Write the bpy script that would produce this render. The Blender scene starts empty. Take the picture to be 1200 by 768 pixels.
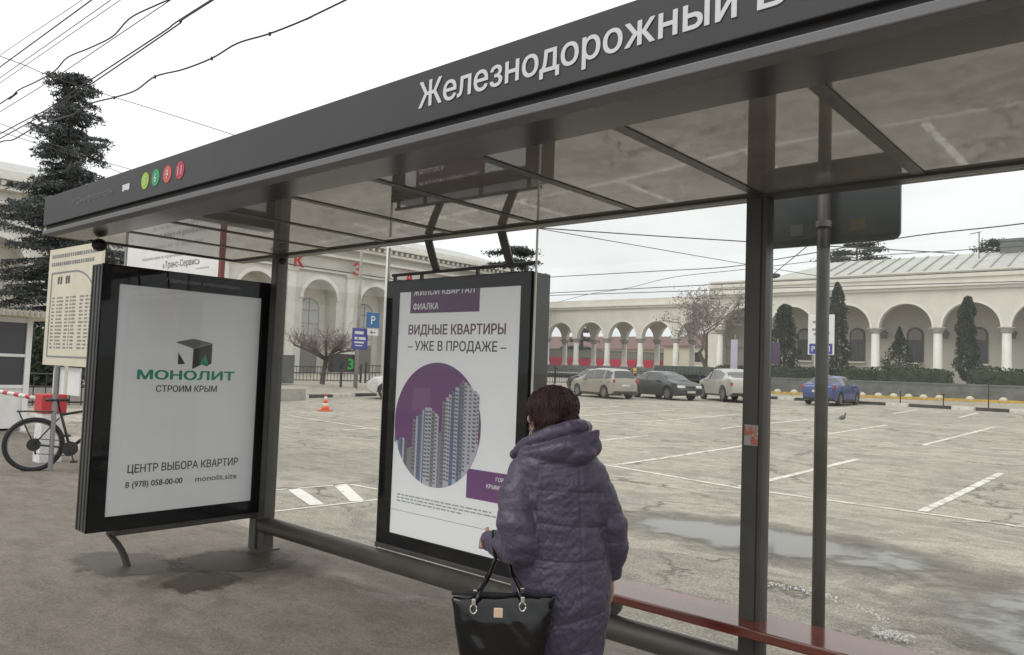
import bpy, bmesh, math, random
from mathutils import Vector, Matrix, noise
from mathutils.geometry import delaunay_2d_cdt
import numpy as np
random.seed(7); np.random.seed(7)
PI = math.pi
SC = bpy.context.scene
COL = SC.collection

# ---------------------------------------------------------------- camera
cam = bpy.data.cameras.new('camera'); co = bpy.data.objects.new('camera', cam); COL.objects.link(co)
FW = Vector((-0.6546327, 0.75393377, 0.05513529)); RT = Vector((0.75590073, 0.65365698, 0.03669648)); UP = Vector((0.00837285, -0.06569952, 0.99780432))
m = Matrix((RT, UP, -FW)).transposed().to_4x4(); m.translation = (5.8151, -3.6483, 1.6102)
co.matrix_world = m
cam.sensor_width = 36; cam.lens = 36*894.3/1200; cam.clip_start = .05; cam.clip_end = 2000
SC.camera = co

# ---------------------------------------------------------------- sky, sun, exposure
SUN_EL, SUN_AZ = math.radians(48), math.radians(205)
w = bpy.data.worlds.new('World'); SC.world = w; w.use_nodes = True
nt = w.node_tree; N = nt.nodes; L = nt.links; N.clear()
out = N.new('ShaderNodeOutputWorld'); bg = N.new('ShaderNodeBackground'); bg.inputs[1].default_value = 0.1
sky = N.new('ShaderNodeTexSky'); sky.sky_type = 'NISHITA'; sky.sun_disc = False
sky.sun_elevation = SUN_EL; sky.sun_rotation = SUN_AZ; sky.dust_density = 4
tc = N.new('ShaderNodeTexCoord'); sep = N.new('ShaderNodeSeparateXYZ'); L.new(tc.outputs['Generated'], sep.inputs[0])
rmp = N.new('ShaderNodeValToRGB')       # overcast: the cloud deck brightens from the horizon up
rmp.color_ramp.elements[0].position = 0.0; rmp.color_ramp.elements[0].color = (.60, .625, .64, 1)
rmp.color_ramp.elements[1].position = 1.0; rmp.color_ramp.elements[1].color = (1.0, 1.0, 1.0, 1)
e = rmp.color_ramp.elements.new(.16); e.color = (.72, .735, .735, 1)
e = rmp.color_ramp.elements.new(.42); e.color = (.96, .965, .96, 1)
L.new(sep.outputs[2], rmp.inputs[0])
nz = N.new('ShaderNodeTexNoise'); nz.inputs['Scale'].default_value = 2.2; nz.inputs['Detail'].default_value = 5
mp = N.new('ShaderNodeMapping'); mp.inputs['Scale'].default_value = (1, 1, 3.5); L.new(tc.outputs['Generated'], mp.inputs[0]); L.new(mp.outputs[0], nz.inputs['Vector'])
mr = N.new('ShaderNodeMapRange'); mr.inputs[1].default_value = .3; mr.inputs[2].default_value = .7; mr.inputs[3].default_value = 12.2; mr.inputs[4].default_value = 14.6
L.new(nz.outputs[0], mr.inputs[0])
vm = N.new('ShaderNodeVectorMath'); vm.operation = 'SCALE'; L.new(rmp.outputs[0], vm.inputs[0]); L.new(mr.outputs[0], vm.inputs['Scale'])
mx = N.new('ShaderNodeMix'); mx.data_type = 'RGBA'; mx.inputs[0].default_value = .94
L.new(sky.outputs[0], mx.inputs[6]); L.new(vm.outputs[0], mx.inputs[7])
L.new(mx.outputs[2], bg.inputs[0]); L.new(bg.outputs[0], out.inputs[0])
sl = bpy.data.lights.new('sun', 'SUN'); sl.energy = .8; sl.angle = math.radians(25); sl.color = (1, .97, .92)
so = bpy.data.objects.new('sun', sl); COL.objects.link(so)
sd = Vector((math.cos(SUN_EL)*math.sin(SUN_AZ), math.cos(SUN_EL)*math.cos(SUN_AZ), math.sin(SUN_EL)))
so.rotation_euler = sd.to_track_quat('Z', 'Y').to_euler(); so.location = (0, 0, 30)
SC.view_settings.view_transform = 'Standard'; SC.view_settings.look = 'None'; SC.view_settings.exposure = .12; SC.view_settings.gamma = 1
SC.render.engine = 'CYCLES'; SC.cycles.max_bounces = 8; SC.cycles.transparent_max_bounces = 16

# ---------------------------------------------------------------- materials
def mat(name, col, rough=.6, metal=0., var=0., vs=3., bump=0., bs=20., spec=.5, ior=None, coat=0., col2=None, stretch=(1,1,1), cut=(.35,.65), sheen=0., detail=6.):
    m = bpy.data.materials.new(name); m.use_nodes = True; t = m.node_tree; p = t.nodes['Principled BSDF']
    p.inputs['Base Color'].default_value = (*col, 1); p.inputs['Roughness'].default_value = rough; p.inputs['Metallic'].default_value = metal
    p.inputs['Specular IOR Level'].default_value = spec
    if ior: p.inputs['IOR'].default_value = ior
    if coat: p.inputs['Coat Weight'].default_value = coat; p.inputs['Coat Roughness'].default_value = .05
    if sheen: p.inputs['Sheen Weight'].default_value = sheen
    if var or bump or col2:
        tcn = t.nodes.new('ShaderNodeTexCoord'); mpn = t.nodes.new('ShaderNodeMapping'); mpn.inputs['Scale'].default_value = stretch
        t.links.new(tcn.outputs['Object'], mpn.inputs[0])
    if var or col2:
        n = t.nodes.new('ShaderNodeTexNoise'); n.inputs['Scale'].default_value = vs; n.inputs['Detail'].default_value = detail; n.inputs['Roughness'].default_value = .62
        t.links.new(mpn.outputs[0], n.inputs['Vector'])
        r = t.nodes.new('ShaderNodeValToRGB'); r.color_ramp.elements[0].position = cut[0]; r.color_ramp.elements[1].position = cut[1]
        c2 = col2 if col2 else tuple(min(1, c*(1+var)) for c in col); c1 = col if col2 else tuple(c*(1-var) for c in col)
        r.color_ramp.elements[0].color = (*c1, 1); r.color_ramp.elements[1].color = (*c2, 1)
        t.links.new(n.outputs[0], r.inputs[0]); t.links.new(r.outputs[0], p.inputs['Base Color'])
    if bump:
        n2 = t.nodes.new('ShaderNodeTexNoise'); n2.inputs['Scale'].default_value = bs; n2.inputs['Detail'].default_value = 4
        t.links.new(mpn.outputs[0], n2.inputs['Vector'])
        b = t.nodes.new('ShaderNodeBump'); b.inputs['Strength'].default_value = bump; b.inputs['Distance'].default_value = .02
        t.links.new(n2.outputs[0], b.inputs['Height']); t.links.new(b.outputs[0], p.inputs['Normal'])
    return m

def glass_mat(name, tint=(1, 1, 1), ior=1.5, dirt=.05, dirtcol=(.5, .48, .44), rough=0.02):
    m = bpy.data.materials.new(name); m.use_nodes = True; t = m.node_tree; t.nodes.clear(); n = t.nodes
    o = n.new('ShaderNodeOutputMaterial'); tr = n.new('ShaderNodeBsdfTransparent'); tr.inputs[0].default_value = (*tint, 1)
    gl = n.new('ShaderNodeBsdfGlossy'); gl.inputs['Roughness'].default_value = rough; gl.inputs[0].default_value = (1, 1, 1, 1)
    fr = n.new('ShaderNodeFresnel'); ge = n.new('ShaderNodeNewGeometry'); io = n.new('ShaderNodeMapRange'); io.inputs[3].default_value = ior; io.inputs[4].default_value = 1/ior
    t.links.new(ge.outputs['Backfacing'], io.inputs[0]); t.links.new(io.outputs[0], fr.inputs[0])
    m1 = n.new('ShaderNodeMixShader'); t.links.new(fr.outputs[0], m1.inputs[0]); t.links.new(tr.outputs[0], m1.inputs[1]); t.links.new(gl.outputs[0], m1.inputs[2])
    df = n.new('ShaderNodeBsdfDiffuse'); df.inputs[0].default_value = (*dirtcol, 1)
    tcn = n.new('ShaderNodeTexCoord'); nn = n.new('ShaderNodeTexNoise'); nn.inputs['Scale'].default_value = 1.4; nn.inputs['Detail'].default_value = 9
    t.links.new(tcn.outputs['Object'], nn.inputs['Vector'])
    mr = n.new('ShaderNodeMapRange'); mr.inputs[1].default_value = .4; mr.inputs[2].default_value = .75; mr.inputs[3].default_value = dirt*.4; mr.inputs[4].default_value = dirt*1.8
    t.links.new(nn.outputs[0], mr.inputs[0])
    m2 = n.new('ShaderNodeMixShader'); t.links.new(mr.outputs[0], m2.inputs[0]); t.links.new(m1.outputs[0], m2.inputs[1]); t.links.new(df.outputs[0], m2.inputs[2])
    t.links.new(m2.outputs[0], o.inputs[0]); return m

def asphalt(name, base, dark, light, kind):
    """mottled old asphalt: broad drying patches, long smears, cracks, grit"""
    m = bpy.data.materials.new(name); m.use_nodes = True; t = m.node_tree; n = t.nodes; l = t.links; p = n['Principled BSDF']
    tcn = n.new('ShaderNodeTexCoord')
    def nz(scale, st=(1, 1, 1), det=8, rough=.62, dist=0.):
        mpn = n.new('ShaderNodeMapping'); mpn.inputs['Scale'].default_value = st; l.new(tcn.outputs['Object'], mpn.inputs[0])
        x = n.new('ShaderNodeTexNoise'); x.inputs['Scale'].default_value = scale; x.inputs['Detail'].default_value = det; x.inputs['Roughness'].default_value = rough; x.inputs['Distortion'].default_value = dist
        l.new(mpn.outputs[0], x.inputs['Vector']); return x
    def rng(s, a, b, c=0., d=1.):
        r = n.new('ShaderNodeMapRange'); r.inputs[1].default_value = a; r.inputs[2].default_value = b; r.inputs[3].default_value = c; r.inputs[4].default_value = d; l.new(s, r.inputs[0]); return r.outputs[0]
    def mix(f, a, b):
        x = n.new('ShaderNodeMix'); x.data_type = 'RGBA'
        if isinstance(f, float): x.inputs[0].default_value = f
        else: l.new(f, x.inputs[0])
        for i, v in ((6, a), (7, b)):
            if isinstance(v, tuple): x.inputs[i].default_value = (*v, 1)
            else: l.new(v, x.inputs[i])
        return x.outputs[2]
    def mul(a, b):
        x = n.new('ShaderNodeMath'); x.operation = 'MULTIPLY'; l.new(a, x.inputs[0])
        if isinstance(b, float): x.inputs[1].default_value = b
        else: l.new(b, x.inputs[1])
        return x.outputs[0]
    big = nz(.12 if kind == 'lot' else .5, (1, 1.5, 1), 7, .6, .6); mid = nz(.55 if kind == 'lot' else 1.6, (1, 1.6, 1), 9, .68, 1.2)
    smear = nz(1.3, (.6, 1.5, 1), 10, .74, .4); grit = nz(45, (1, 1, 1), 3, .7); fine = nz(9, (1, 1, 1), 6, .75)
    c = mix(rng(big.outputs[0], .42, .6), base, light)
    c = mix(mul(rng(mid.outputs[0], .51, .56 if kind == 'lot' else .62), .7 if kind == 'lot' else .45), c, dark)
    c = mix(mul(rng(smear.outputs[0], .53, .60), .5), c, dark)
    c = mix(mul(rng(smear.outputs[0], .46, .34), .5), c, light)
    c = mix(mul(rng(fine.outputs[0], .5, .68), .5), c, dark)
    f2 = nz(3.2, (.7, 1.3, 1), 10, .78, .3); c = mix(mul(rng(f2.outputs[0], .50, .60), .55), c, dark); c = mix(mul(rng(f2.outputs[0], .48, .38), .5), c, light)
    c = mix(mul(rng(grit.outputs[0], .5, .68), .7 if kind == 'lot' else .35), c, tuple(x*.5 for x in dark))
    c = mix(mul(rng(grit.outputs[0], .46, .34), .55 if kind == 'lot' else .3), c, tuple(min(1, x*1.35) for x in light))
    if kind == 'lot':
        vo = n.new('ShaderNodeTexVoronoi'); vo.feature = 'DISTANCE_TO_EDGE'; vo.inputs['Scale'].default_value = .42
        wv = nz(1.1, (1, 1, 1), 6); ad = n.new('ShaderNodeVectorMath'); ad.operation = 'SCALE'; ad.inputs['Scale'].default_value = 1.6; l.new(wv.outputs['Color'], ad.inputs[0])
        a2 = n.new('ShaderNodeVectorMath'); l.new(ad.outputs[0], a2.inputs[0]); l.new(tcn.outputs['Object'], a2.inputs[1]); l.new(a2.outputs[0], vo.inputs['Vector'])
        ck = mul(rng(vo.outputs['Distance'], .020, .004), rng(nz(.3).outputs[0], .44, .52))
        c = mix(mul(ck, .8), c, tuple(x*.35 for x in dark))
    l.new(c, p.inputs['Base Color'])
    sp2 = nz(140, (1, 1, 1), 2, .8); c = mix(mul(rng(sp2.outputs[0], .55, .66), .7), c, tuple(x*.45 for x in dark)); c = mix(mul(rng(sp2.outputs[0], .44, .3), .4), c, tuple(min(1, x*1.5) for x in light)); l.new(c, p.inputs['Base Color'])
    wet = rng(mid.outputs[0], .5, .62, .85, .5); l.new(wet, p.inputs['Roughness']); p.inputs['Specular IOR Level'].default_value = .35
    b = n.new('ShaderNodeBump'); b.inputs['Strength'].default_value = .5; b.inputs['Distance'].default_value = .01
    l.new(grit.outputs[0], b.inputs['Height']); l.new(b.outputs[0], p.inputs['Normal'])
    return m

def paint_worn(name, col, under, cut=(.40, .5), scale=6):
    return mat(name, under, .75, col2=col, vs=scale, cut=cut, bump=.2, bs=60, detail=10)

M = {}
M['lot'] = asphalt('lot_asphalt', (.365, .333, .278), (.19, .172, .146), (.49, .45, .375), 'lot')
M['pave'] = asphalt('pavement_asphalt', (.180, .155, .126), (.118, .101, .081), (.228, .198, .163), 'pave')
M['frame'] = mat('grey_paint', (.062, .060, .053), .42, var=.18, vs=2.5, bump=.04, bs=90)
M['casedark'] = mat('dark_case', (.022, .023, .023), .5, var=.3, vs=5, spec=.3)
M['fascia'] = mat('fascia_grey', (.041, .041, .045), .5, var=.10, vs=1.2, spec=.35)
M['black'] = mat('black_gloss', (.006, .007, .009), .3, spec=.08)
M['blackm'] = mat('black_matt', (.012, .012, .013), .6)
M['soffit'] = mat('soffit_gloss', (.026, .025, .025), .22, spec=.35)
M['ceil'] = mat('ceiling_panel', (.222, .207, .190), .035, spec=1., ior=1.72, var=.16, vs=1.6, detail=9.)
M['lip'] = mat('lip_aluminium', (.13, .13, .135), .5, metal=.2)
M['glass'] = glass_mat('clear_glass', (.975, .98, .97), 1.33, .025)
M['boxglass'] = glass_mat('box_glass', (.98, .98, .98), 1.25, .008)
M['edge'] = mat('glass_edge', (.62, .62, .52), .3)
M['poster'] = mat('poster_paper_glow', (.70, .705, .71), .6, var=.03, vs=.9)
M['poster2'] = mat('poster_paper_bright_glow', (.82, .835, .825), .6, var=.03, vs=.9)
for _k, _e in (('poster', .04), ('poster2', .13)):
    _q = M[_k].node_tree.nodes['Principled BSDF']; _q.inputs['Emission Color'].default_value = (.95, 1, 1, 1); _q.inputs['Emission Strength'].default_value = _e  # faint glow added to both posters to lift their brightness
M['bench'] = mat('red_varnish', (.135, .034, .024), .14, coat=.0, spec=.7, ior=1.6, var=.25, vs=3, stretch=(.4, 6, 6))
M['rail'] = mat('rail_paint', (.075, .072, .06), .4, var=.15, vs=4)
M['ltext'] = mat('letter_grey_white', (.60, .60, .63), .5)
M['dimtext'] = mat('letter_dim', (.14, .14, .145), .5)
M['white'] = mat('white_paint', (.72, .72, .70), .5, var=.05)
M['cream'] = mat('cream_board', (.62, .58, .46), .5, var=.05, vs=3)
M['ink'] = mat('ink_dark', (.06, .06, .065), .6)
M['inkg'] = mat('ink_grey', (.22, .22, .23), .6)
M['faint'] = mat('ink_faint', (.40, .41, .42), .6)
M['faint2'] = mat('ink_fainter', (.50, .505, .51), .6)
M['green'] = mat('logo_green', (.012, .27, .175), .5)
M['cubeT'] = mat('logo_top', (.15, .15, .14), .5); M['cubeS'] = mat('logo_side', (.035, .035, .035), .5)
M['purple'] = mat('poster_purple', (.20, .075, .235), .5, var=.06, vs=2)
M['purpled'] = mat('poster_purple_dark', (.15, .055, .17), .5)
M['purplel'] = mat('poster_purple_light', (.26, .12, .28), .5)
M['plum'] = mat('poster_plum_text', (.20, .065, .14), .5)
M['tw1'] = mat('tower_grey', (.30, .30, .32), .5); M['tw2'] = mat('tower_blue', (.16, .23, .42), .5); M['tw3'] = mat('tower_pale', (.58, .60, .68), .5); M['tw4'] = mat('tower_dark', (.17, .165, .18), .5)
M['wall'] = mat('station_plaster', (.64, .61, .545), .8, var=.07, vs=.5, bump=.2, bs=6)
M['wall2'] = mat('station_plaster_left', (.60, .58, .53), .8, var=.08, vs=.7, bump=.2, bs=6)
M['trim'] = mat('station_trim', (.70, .68, .62), .75, var=.06, vs=1)
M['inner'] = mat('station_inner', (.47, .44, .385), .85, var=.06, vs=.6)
M['roof'] = mat('roof_metal', (.40, .415, .375), .55, var=.12, vs=.7)
M['winglass'] = mat('window_dark', (.045, .045, .05), .15, spec=.6)
M['blind'] = mat('window_blind', (.20, .19, .17), .5)
M['winframe'] = mat('window_frame', (.10, .085, .07), .6)
M['redlet'] = mat('red_letter', (.45, .03, .035), .5)
M['greywall'] = mat('grey_stone_wall', (.145, .15, .14), .8, var=.2, vs=1.5, bump=.4, bs=5)
M['kblack'] = mat('kerb_black', (.05, .048, .045), .8, var=.35, vs=4); M['kwhite'] = mat('kerb_white', (.60, .58, .53), .8, var=.2, vs=5)
M['kerb'] = mat('kerb_stone', (.36, .34, .30), .8, var=.15, vs=2)
M['yellow'] = mat('yellow_paint', (.58, .38, .07), .7, var=.2, vs=5)
M['dome'] = mat('dome_concrete', (.55, .50, .36), .8, var=.15, vs=6)
M['iron'] = mat('black_iron', (.03, .03, .03), .6)
M['wire'] = mat('cable', (.05, .05, .055), .6)
M['steel'] = mat('galvanised', (.28, .28, .28), .45, metal=.3)
M['bark'] = mat('bark', (.085, .068, .055), .9, var=.25, vs=8); M['twig'] = mat('twig_brown', (.20, .165, .155), .9, var=.2, vs=3)
M['spruce'] = mat('spruce_needles', (.042, .050, .046), .85, col2=(.12, .135, .128), vs=1.1, cut=(.35, .65)); M['thuja'] = mat('thuja_leaf', (.020, .034, .016), .9, col2=(.05, .065, .03), vs=1.5)
M['cedar'] = mat('cedar_needles', (.035, .05, .035), .9, var=.3, vs=.4); M['hedge'] = mat('hedge_leaf', (.028, .042, .018), .9, col2=(.06, .075, .035), vs=3)
M['paint'] = paint_worn('worn_white_paint', (.70, .68, .62), (.33, .30, .25), (.38, .52), 5)
M['paintb'] = paint_worn('fresh_white_paint', (.78, .76, .70), (.40, .36, .30), (.28, .42), 7)
M['tyre'] = mat('tyre', (.025, .025, .025), .8); M['alloy'] = mat('alloy', (.35, .35, .35), .35, metal=.6)
M['carglass'] = mat('car_glass', (.03, .034, .036), .05, spec=.9)
M['plastic'] = mat('dark_plastic', (.03, .03, .03), .5)
M['lamp'] = mat('headlamp', (.6, .62, .62), .1, spec=.8); M['tail'] = mat('tail_lamp', (.35, .02, .03), .2)
M['blue'] = mat('sign_blue', (.02, .14, .36), .5); M['violet'] = mat('sign_violet', (.05, .055, .30), .5)
M['signback'] = mat('sign_back', (.05, .062, .066), .45, var=.15, vs=2)
M['sticker_y'] = mat('sticker_ochre', (.085, .072, .045), .6); M['sticker_w'] = mat('sticker_grey', (.095, .105, .10), .6)
M['orange'] = mat('cone_orange', (.75, .12, .03), .5); M['red'] = mat('red_paint', (.50, .045, .05), .5)
M['skin'] = mat('skin', (.50, .27, .20), .5, var=.06, vs=20); M['hair'] = mat('dark_auburn_hair', (.012, .006, .006), .5, col2=(.045, .014, .013), vs=9, stretch=(14, 14, 1), bump=.9, bs=11, spec=.35)
M['coat'] = mat('aubergine_quilted_nylon', (.058, .046, .082), .42, var=.05, vs=4, bump=.35, bs=38, spec=.5, sheen=.08)
M['trouser'] = mat('black_trousers', (.012, .012, .014), .8); M['boot'] = mat('boot_leather', (.015, .013, .012), .4)
M['bag'] = mat('patent_black', (.004, .004, .005), .11, spec=.5, bump=.06, bs=7, stretch=(1, 1, 2.2)); M['gold'] = mat('gold', (.88, .68, .48), .35, metal=.5)
M['silver'] = mat('silver', (.75, .72, .66), .25, metal=.9)
M['train'] = mat('train_red', (.50, .03, .07), .5); M['yhouse'] = mat('pale_yellow_house', (.60, .56, .44), .8); M['containerg'] = mat('container_green', (.05, .075, .06), .7)
M['lilac'] = mat('lilac_banner', (.46, .42, .52), .6); M['deepp'] = mat('deep_purple_banner', (.085, .05, .10), .7); M['redpost'] = mat('dull_red_post', (.16, .045, .045), .7); M['redroof'] = mat('red_roof', (.17, .10, .09), .8)
M['led'] = bpy.data.materials.new('led_green'); M['led'].use_nodes = True
_p = M['led'].node_tree.nodes['Principled BSDF']; _p.inputs['Base Color'].default_value = (.02, .3, .05, 1); _p.inputs['Emission Color'].default_value = (.05, .9, .12, 1); _p.inputs['Emission Strength'].default_value = .15

# ---------------------------------------------------------------- mesh helpers
class MB:
    def __init__(s): s.v = []; s.f = []
    def add(s, vs, fs):
        o = len(s.v); s.v += [tuple(x) for x in vs]; s.f += [tuple(i+o for i in f) for f in fs]; return s
    def box(s, x0, x1, y0, y1, z0, z1):
        return s.add([(x0,y0,z0),(x1,y0,z0),(x1,y1,z0),(x0,y1,z0),(x0,y0,z1),(x1,y0,z1),(x1,y1,z1),(x0,y1,z1)],
                     [(0,3,2,1),(4,5,6,7),(0,1,5,4),(1,2,6,5),(2,3,7,6),(3,0,4,7)])
    def obox(s, c, ax, ay, az):
        c, ax, ay, az = map(Vector, (c, ax, ay, az)); vs = []
        for k in (-1, 1):
            for a, b in ((-1,-1),(1,-1),(1,1),(-1,1)): vs.append(c+ax*a+ay*b+az*k)
        return s.add(vs, [(0,3,2,1),(4,5,6,7),(0,1,5,4),(1,2,6,5),(2,3,7,6),(3,0,4,7)])
    def poly(s, pts): return s.add(pts, [tuple(range(len(pts)))])
    def prism(s, pts, d):
        d = Vector(d); n = len(pts); a = [Vector(p) for p in pts]; b = [p+d for p in a]
        return s.add(a+b, [tuple(range(n))[::-1], tuple(range(n, 2*n))] + [(i, (i+1) % n, (i+1) % n+n, i+n) for i in range(n)])
    def rings(s, rs, cap=True):
        n = len(rs[0]); vs = [p for r in rs for p in r]; fs = []
        for k in range(len(rs)-1):
            for i in range(n):
                j = (i+1) % n; fs.append((k*n+i, k*n+j, (k+1)*n+j, (k+1)*n+i))
        if cap: fs += [tuple(range(n))[::-1], tuple((len(rs)-1)*n+i for i in range(n))]
        return s.add(vs, fs)
    def tube(s, pts, r, n=8, cap=True):
        pts = [Vector(p) for p in pts]; rs = []; m = len(pts)
        if not isinstance(r, (list, tuple)): r = [r]*m
        t = (pts[1]-pts[0]).normalized(); u = t.cross(Vector((0, 0, 1)))
        if u.length < .1: u = t.cross(Vector((1, 0, 0)))
        u.normalize()
        for i, p in enumerate(pts):
            t = (pts[min(i+1, m-1)]-pts[max(i-1, 0)]).normalized(); u = (u-t*u.dot(t)).normalized(); v = t.cross(u)
            rs.append([p+(u*math.cos(2*PI*k/n)+v*math.sin(2*PI*k/n))*r[i] for k in range(n)])
        return s.rings(rs, cap)
    def lathe(s, prof, c=(0, 0, 0), n=16):
        return s.rings([[(c[0]+r*math.cos(2*PI*k/n), c[1]+r*math.sin(2*PI*k/n), c[2]+z) for k in range(n)] for r, z in prof])
    def ball(s, c, r, n=12, m=8, sc=(1, 1, 1)):
        return s.rings([[(c[0]+r*sc[0]*math.sin(a)*math.cos(2*PI*k/n), c[1]+r*sc[1]*math.sin(a)*math.sin(2*PI*k/n), c[2]-r*sc[2]*math.cos(a)) for k in range(n)] for a in [PI*(.02+.96*i/m) for i in range(m+1)]])
    def mesh(s, name, smooth=False):
        me = bpy.data.meshes.new(name); me.from_pydata([tuple(v) for v in s.v], [], s.f); me.update()
        if smooth: me.polygons.foreach_set('use_smooth', [True]*len(me.polygons))
        return me
    def build(s, name, m, parent=None, smooth=False, bevel=0., world=True, kind=None, label=None, fixn=False):
        if parent is not None and world:
            o = org(parent); s.v = [(v[0]-o[0], v[1]-o[1], v[2]-o[2]) for v in s.v]
        me = s.mesh(name, smooth)
        if bevel or fixn:
            b = bmesh.new(); b.from_mesh(me)
            if fixn: bmesh.ops.recalc_face_normals(b, faces=b.faces[:])
            if bevel:
                ed = [e for e in b.edges if len(e.link_faces) == 2 and e.calc_face_angle(0) > .6]
                bmesh.ops.bevel(b, geom=ed, offset=bevel, segments=2, affect='EDGES', profile=.5)
            b.to_mesh(me); b.free()
        return link(name, me, m, parent, kind, label)
def org(p):
    o = Vector((0, 0, 0))
    while p is not None: o = o+Vector(p.location); p = p.parent
    return o
def link(name, me, m, parent=None, kind=None, label=None):
    if m is not None:
        me.materials.clear(); me.materials.append(M[m] if isinstance(m, str) else m)
    o = bpy.data.objects.new(name, me); COL.objects.link(o)
    if parent is not None: o.parent = parent
    if kind: o['kind'] = kind
    if label: o['label'] = label
    return o
def tag(o, label, cat, group=None):
    o['label'] = label; o['category'] = cat
    if group: o['group'] = group
    return o
def thing(name, label, cat, loc=(0, 0, 0), rz=0., group=None):
    o = bpy.data.objects.new(name, None); COL.objects.link(o); o.location = loc; o.rotation_euler = (0, 0, rz); o.empty_display_size = .2
    return tag(o, label, cat, group)
def copy_tree(o, parent=None):
    c = o.copy(); COL.objects.link(c); c.parent = parent
    for ch in o.children: copy_tree(ch, c)
    return c
def g(y): return .016*(min(max(y, 8), 60)-8)

def text(name, s, m, parent, o, xd, ud, h, width=None, bold=0., align='L', world=True):
    """flat print lying on a plane; h = cap height, width = total width in metres"""
    c = bpy.data.curves.new(name, 'FONT'); c.body = s; c.resolution_u = 3; c.fill_mode = 'NONE'
    t = bpy.data.objects.new(name, c); COL.objects.link(t)
    dg = bpy.context.evaluated_depsgraph_get(); me = bpy.data.meshes.new_from_object(t.evaluated_get(dg))
    bpy.data.objects.remove(t); bpy.data.curves.remove(c)
    # fill the outlines: constrained triangulation, kept where the winding number is not zero
    E_ = [tuple(e.vertices) for e in me.edges]; V_ = [Vector(v.co[:2]) for v in me.vertices]
    vo, eo, fo, _a, _b, _c = delaunay_2d_cdt(V_, E_, [], 0, 1e-7)
    tri = np.array([[tuple(vo[i]) for i in f[:3]] for f in fo]); cen = tri.mean(1); A = np.array([tuple(V_[a]) for a, b in E_]); B = np.array([tuple(V_[b]) for a, b in E_])
    y = cen[:, 1][:, None]; x = cen[:, 0][:, None]; up_ = (A[:, 1] <= y) & (B[:, 1] > y); dn = (A[:, 1] > y) & (B[:, 1] <= y)
    side = (B[:, 0]-A[:, 0])*(y-A[:, 1])-(x-A[:, 0])*(B[:, 1]-A[:, 1]); wn = (up_ & (side > 0)).sum(1)-(dn & (side < 0)).sum(1)
    fk = [tuple(f) for f, q in zip(fo, wn) if q != 0]; me = bpy.data.meshes.new(name); me.from_pydata([(v.x, v.y, 0) for v in vo], [], fk); me.update()
    if bold:                                # heavier strokes: the same outline dilated in eight directions
        V2, F2 = [], []; r_ = bold*.727
        for k_ in range(9):
            dx, dy = (0, 0) if k_ == 8 else (r_*math.cos(k_*PI/4), r_*math.sin(k_*PI/4)*.7); q0 = len(V2)
            V2 += [(v.co.x+dx, v.co.y+dy, .0008*k_) for v in me.vertices]; F2 += [tuple(i+q0 for i in f.vertices) for f in me.polygons]
        me = bpy.data.meshes.new(name); me.from_pydata(V2, [], F2); me.update()
    n = len(me.vertices); a = np.zeros(n*3); me.vertices.foreach_get('co', a); a = a.reshape(-1, 3)
    x0, x1 = a[:, 0].min(), a[:, 0].max(); sy = h/.727
    sx = width/(x1-x0) if width else sy
    off = {'L': 0, 'C': .5, 'R': 1}[align]*(x1-x0)
    xd, ud, o = Vector(xd), Vector(ud), Vector(o)
    if parent is not None and world: o = o-org(parent)
    X = (a[:, 0]-x0-off)*sx; Y = a[:, 1]*sy
    P = np.outer(X, xd)+np.outer(Y, ud)+np.outer(a[:, 2]*sy, xd.cross(ud))+np.array(o)
    me.vertices.foreach_set('co', P.ravel()); me.update()
    return link(name, me, m, parent)

def leaves(name, pts, size, m, parent, blade=(1., .35), up=0., world=True, kind=None):
    """many small pointed leaf faces around the given points (N,3)"""
    pts = np.asarray(pts, float); n = len(pts)
    d = np.random.normal(size=(n, 3)); d[:, 2] += up; d /= np.linalg.norm(d, axis=1)[:, None]
    e = np.cross(d, np.random.normal(size=(n, 3))); e /= np.linalg.norm(e, axis=1)[:, None]
    s = size*(.6+.8*np.random.rand(n, 1)); L_, W_ = s*blade[0], s*blade[1]
    if parent is not None and world: pts = pts-np.array(org(parent))
    V = np.stack([pts-d*L_*.5, pts+e*W_*.5, pts+d*L_*.5, pts-e*W_*.5], 1).reshape(-1, 3)
    me = bpy.data.meshes.new(name); me.vertices.add(4*n); me.vertices.foreach_set('co', V.ravel())
    me.loops.add(4*n); me.loops.foreach_set('vertex_index', np.arange(4*n)); me.polygons.add(n)
    me.polygons.foreach_set('loop_start', np.arange(n)*4); me.update(calc_edges=True)
    return link(name, me, m, parent, kind)

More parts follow.
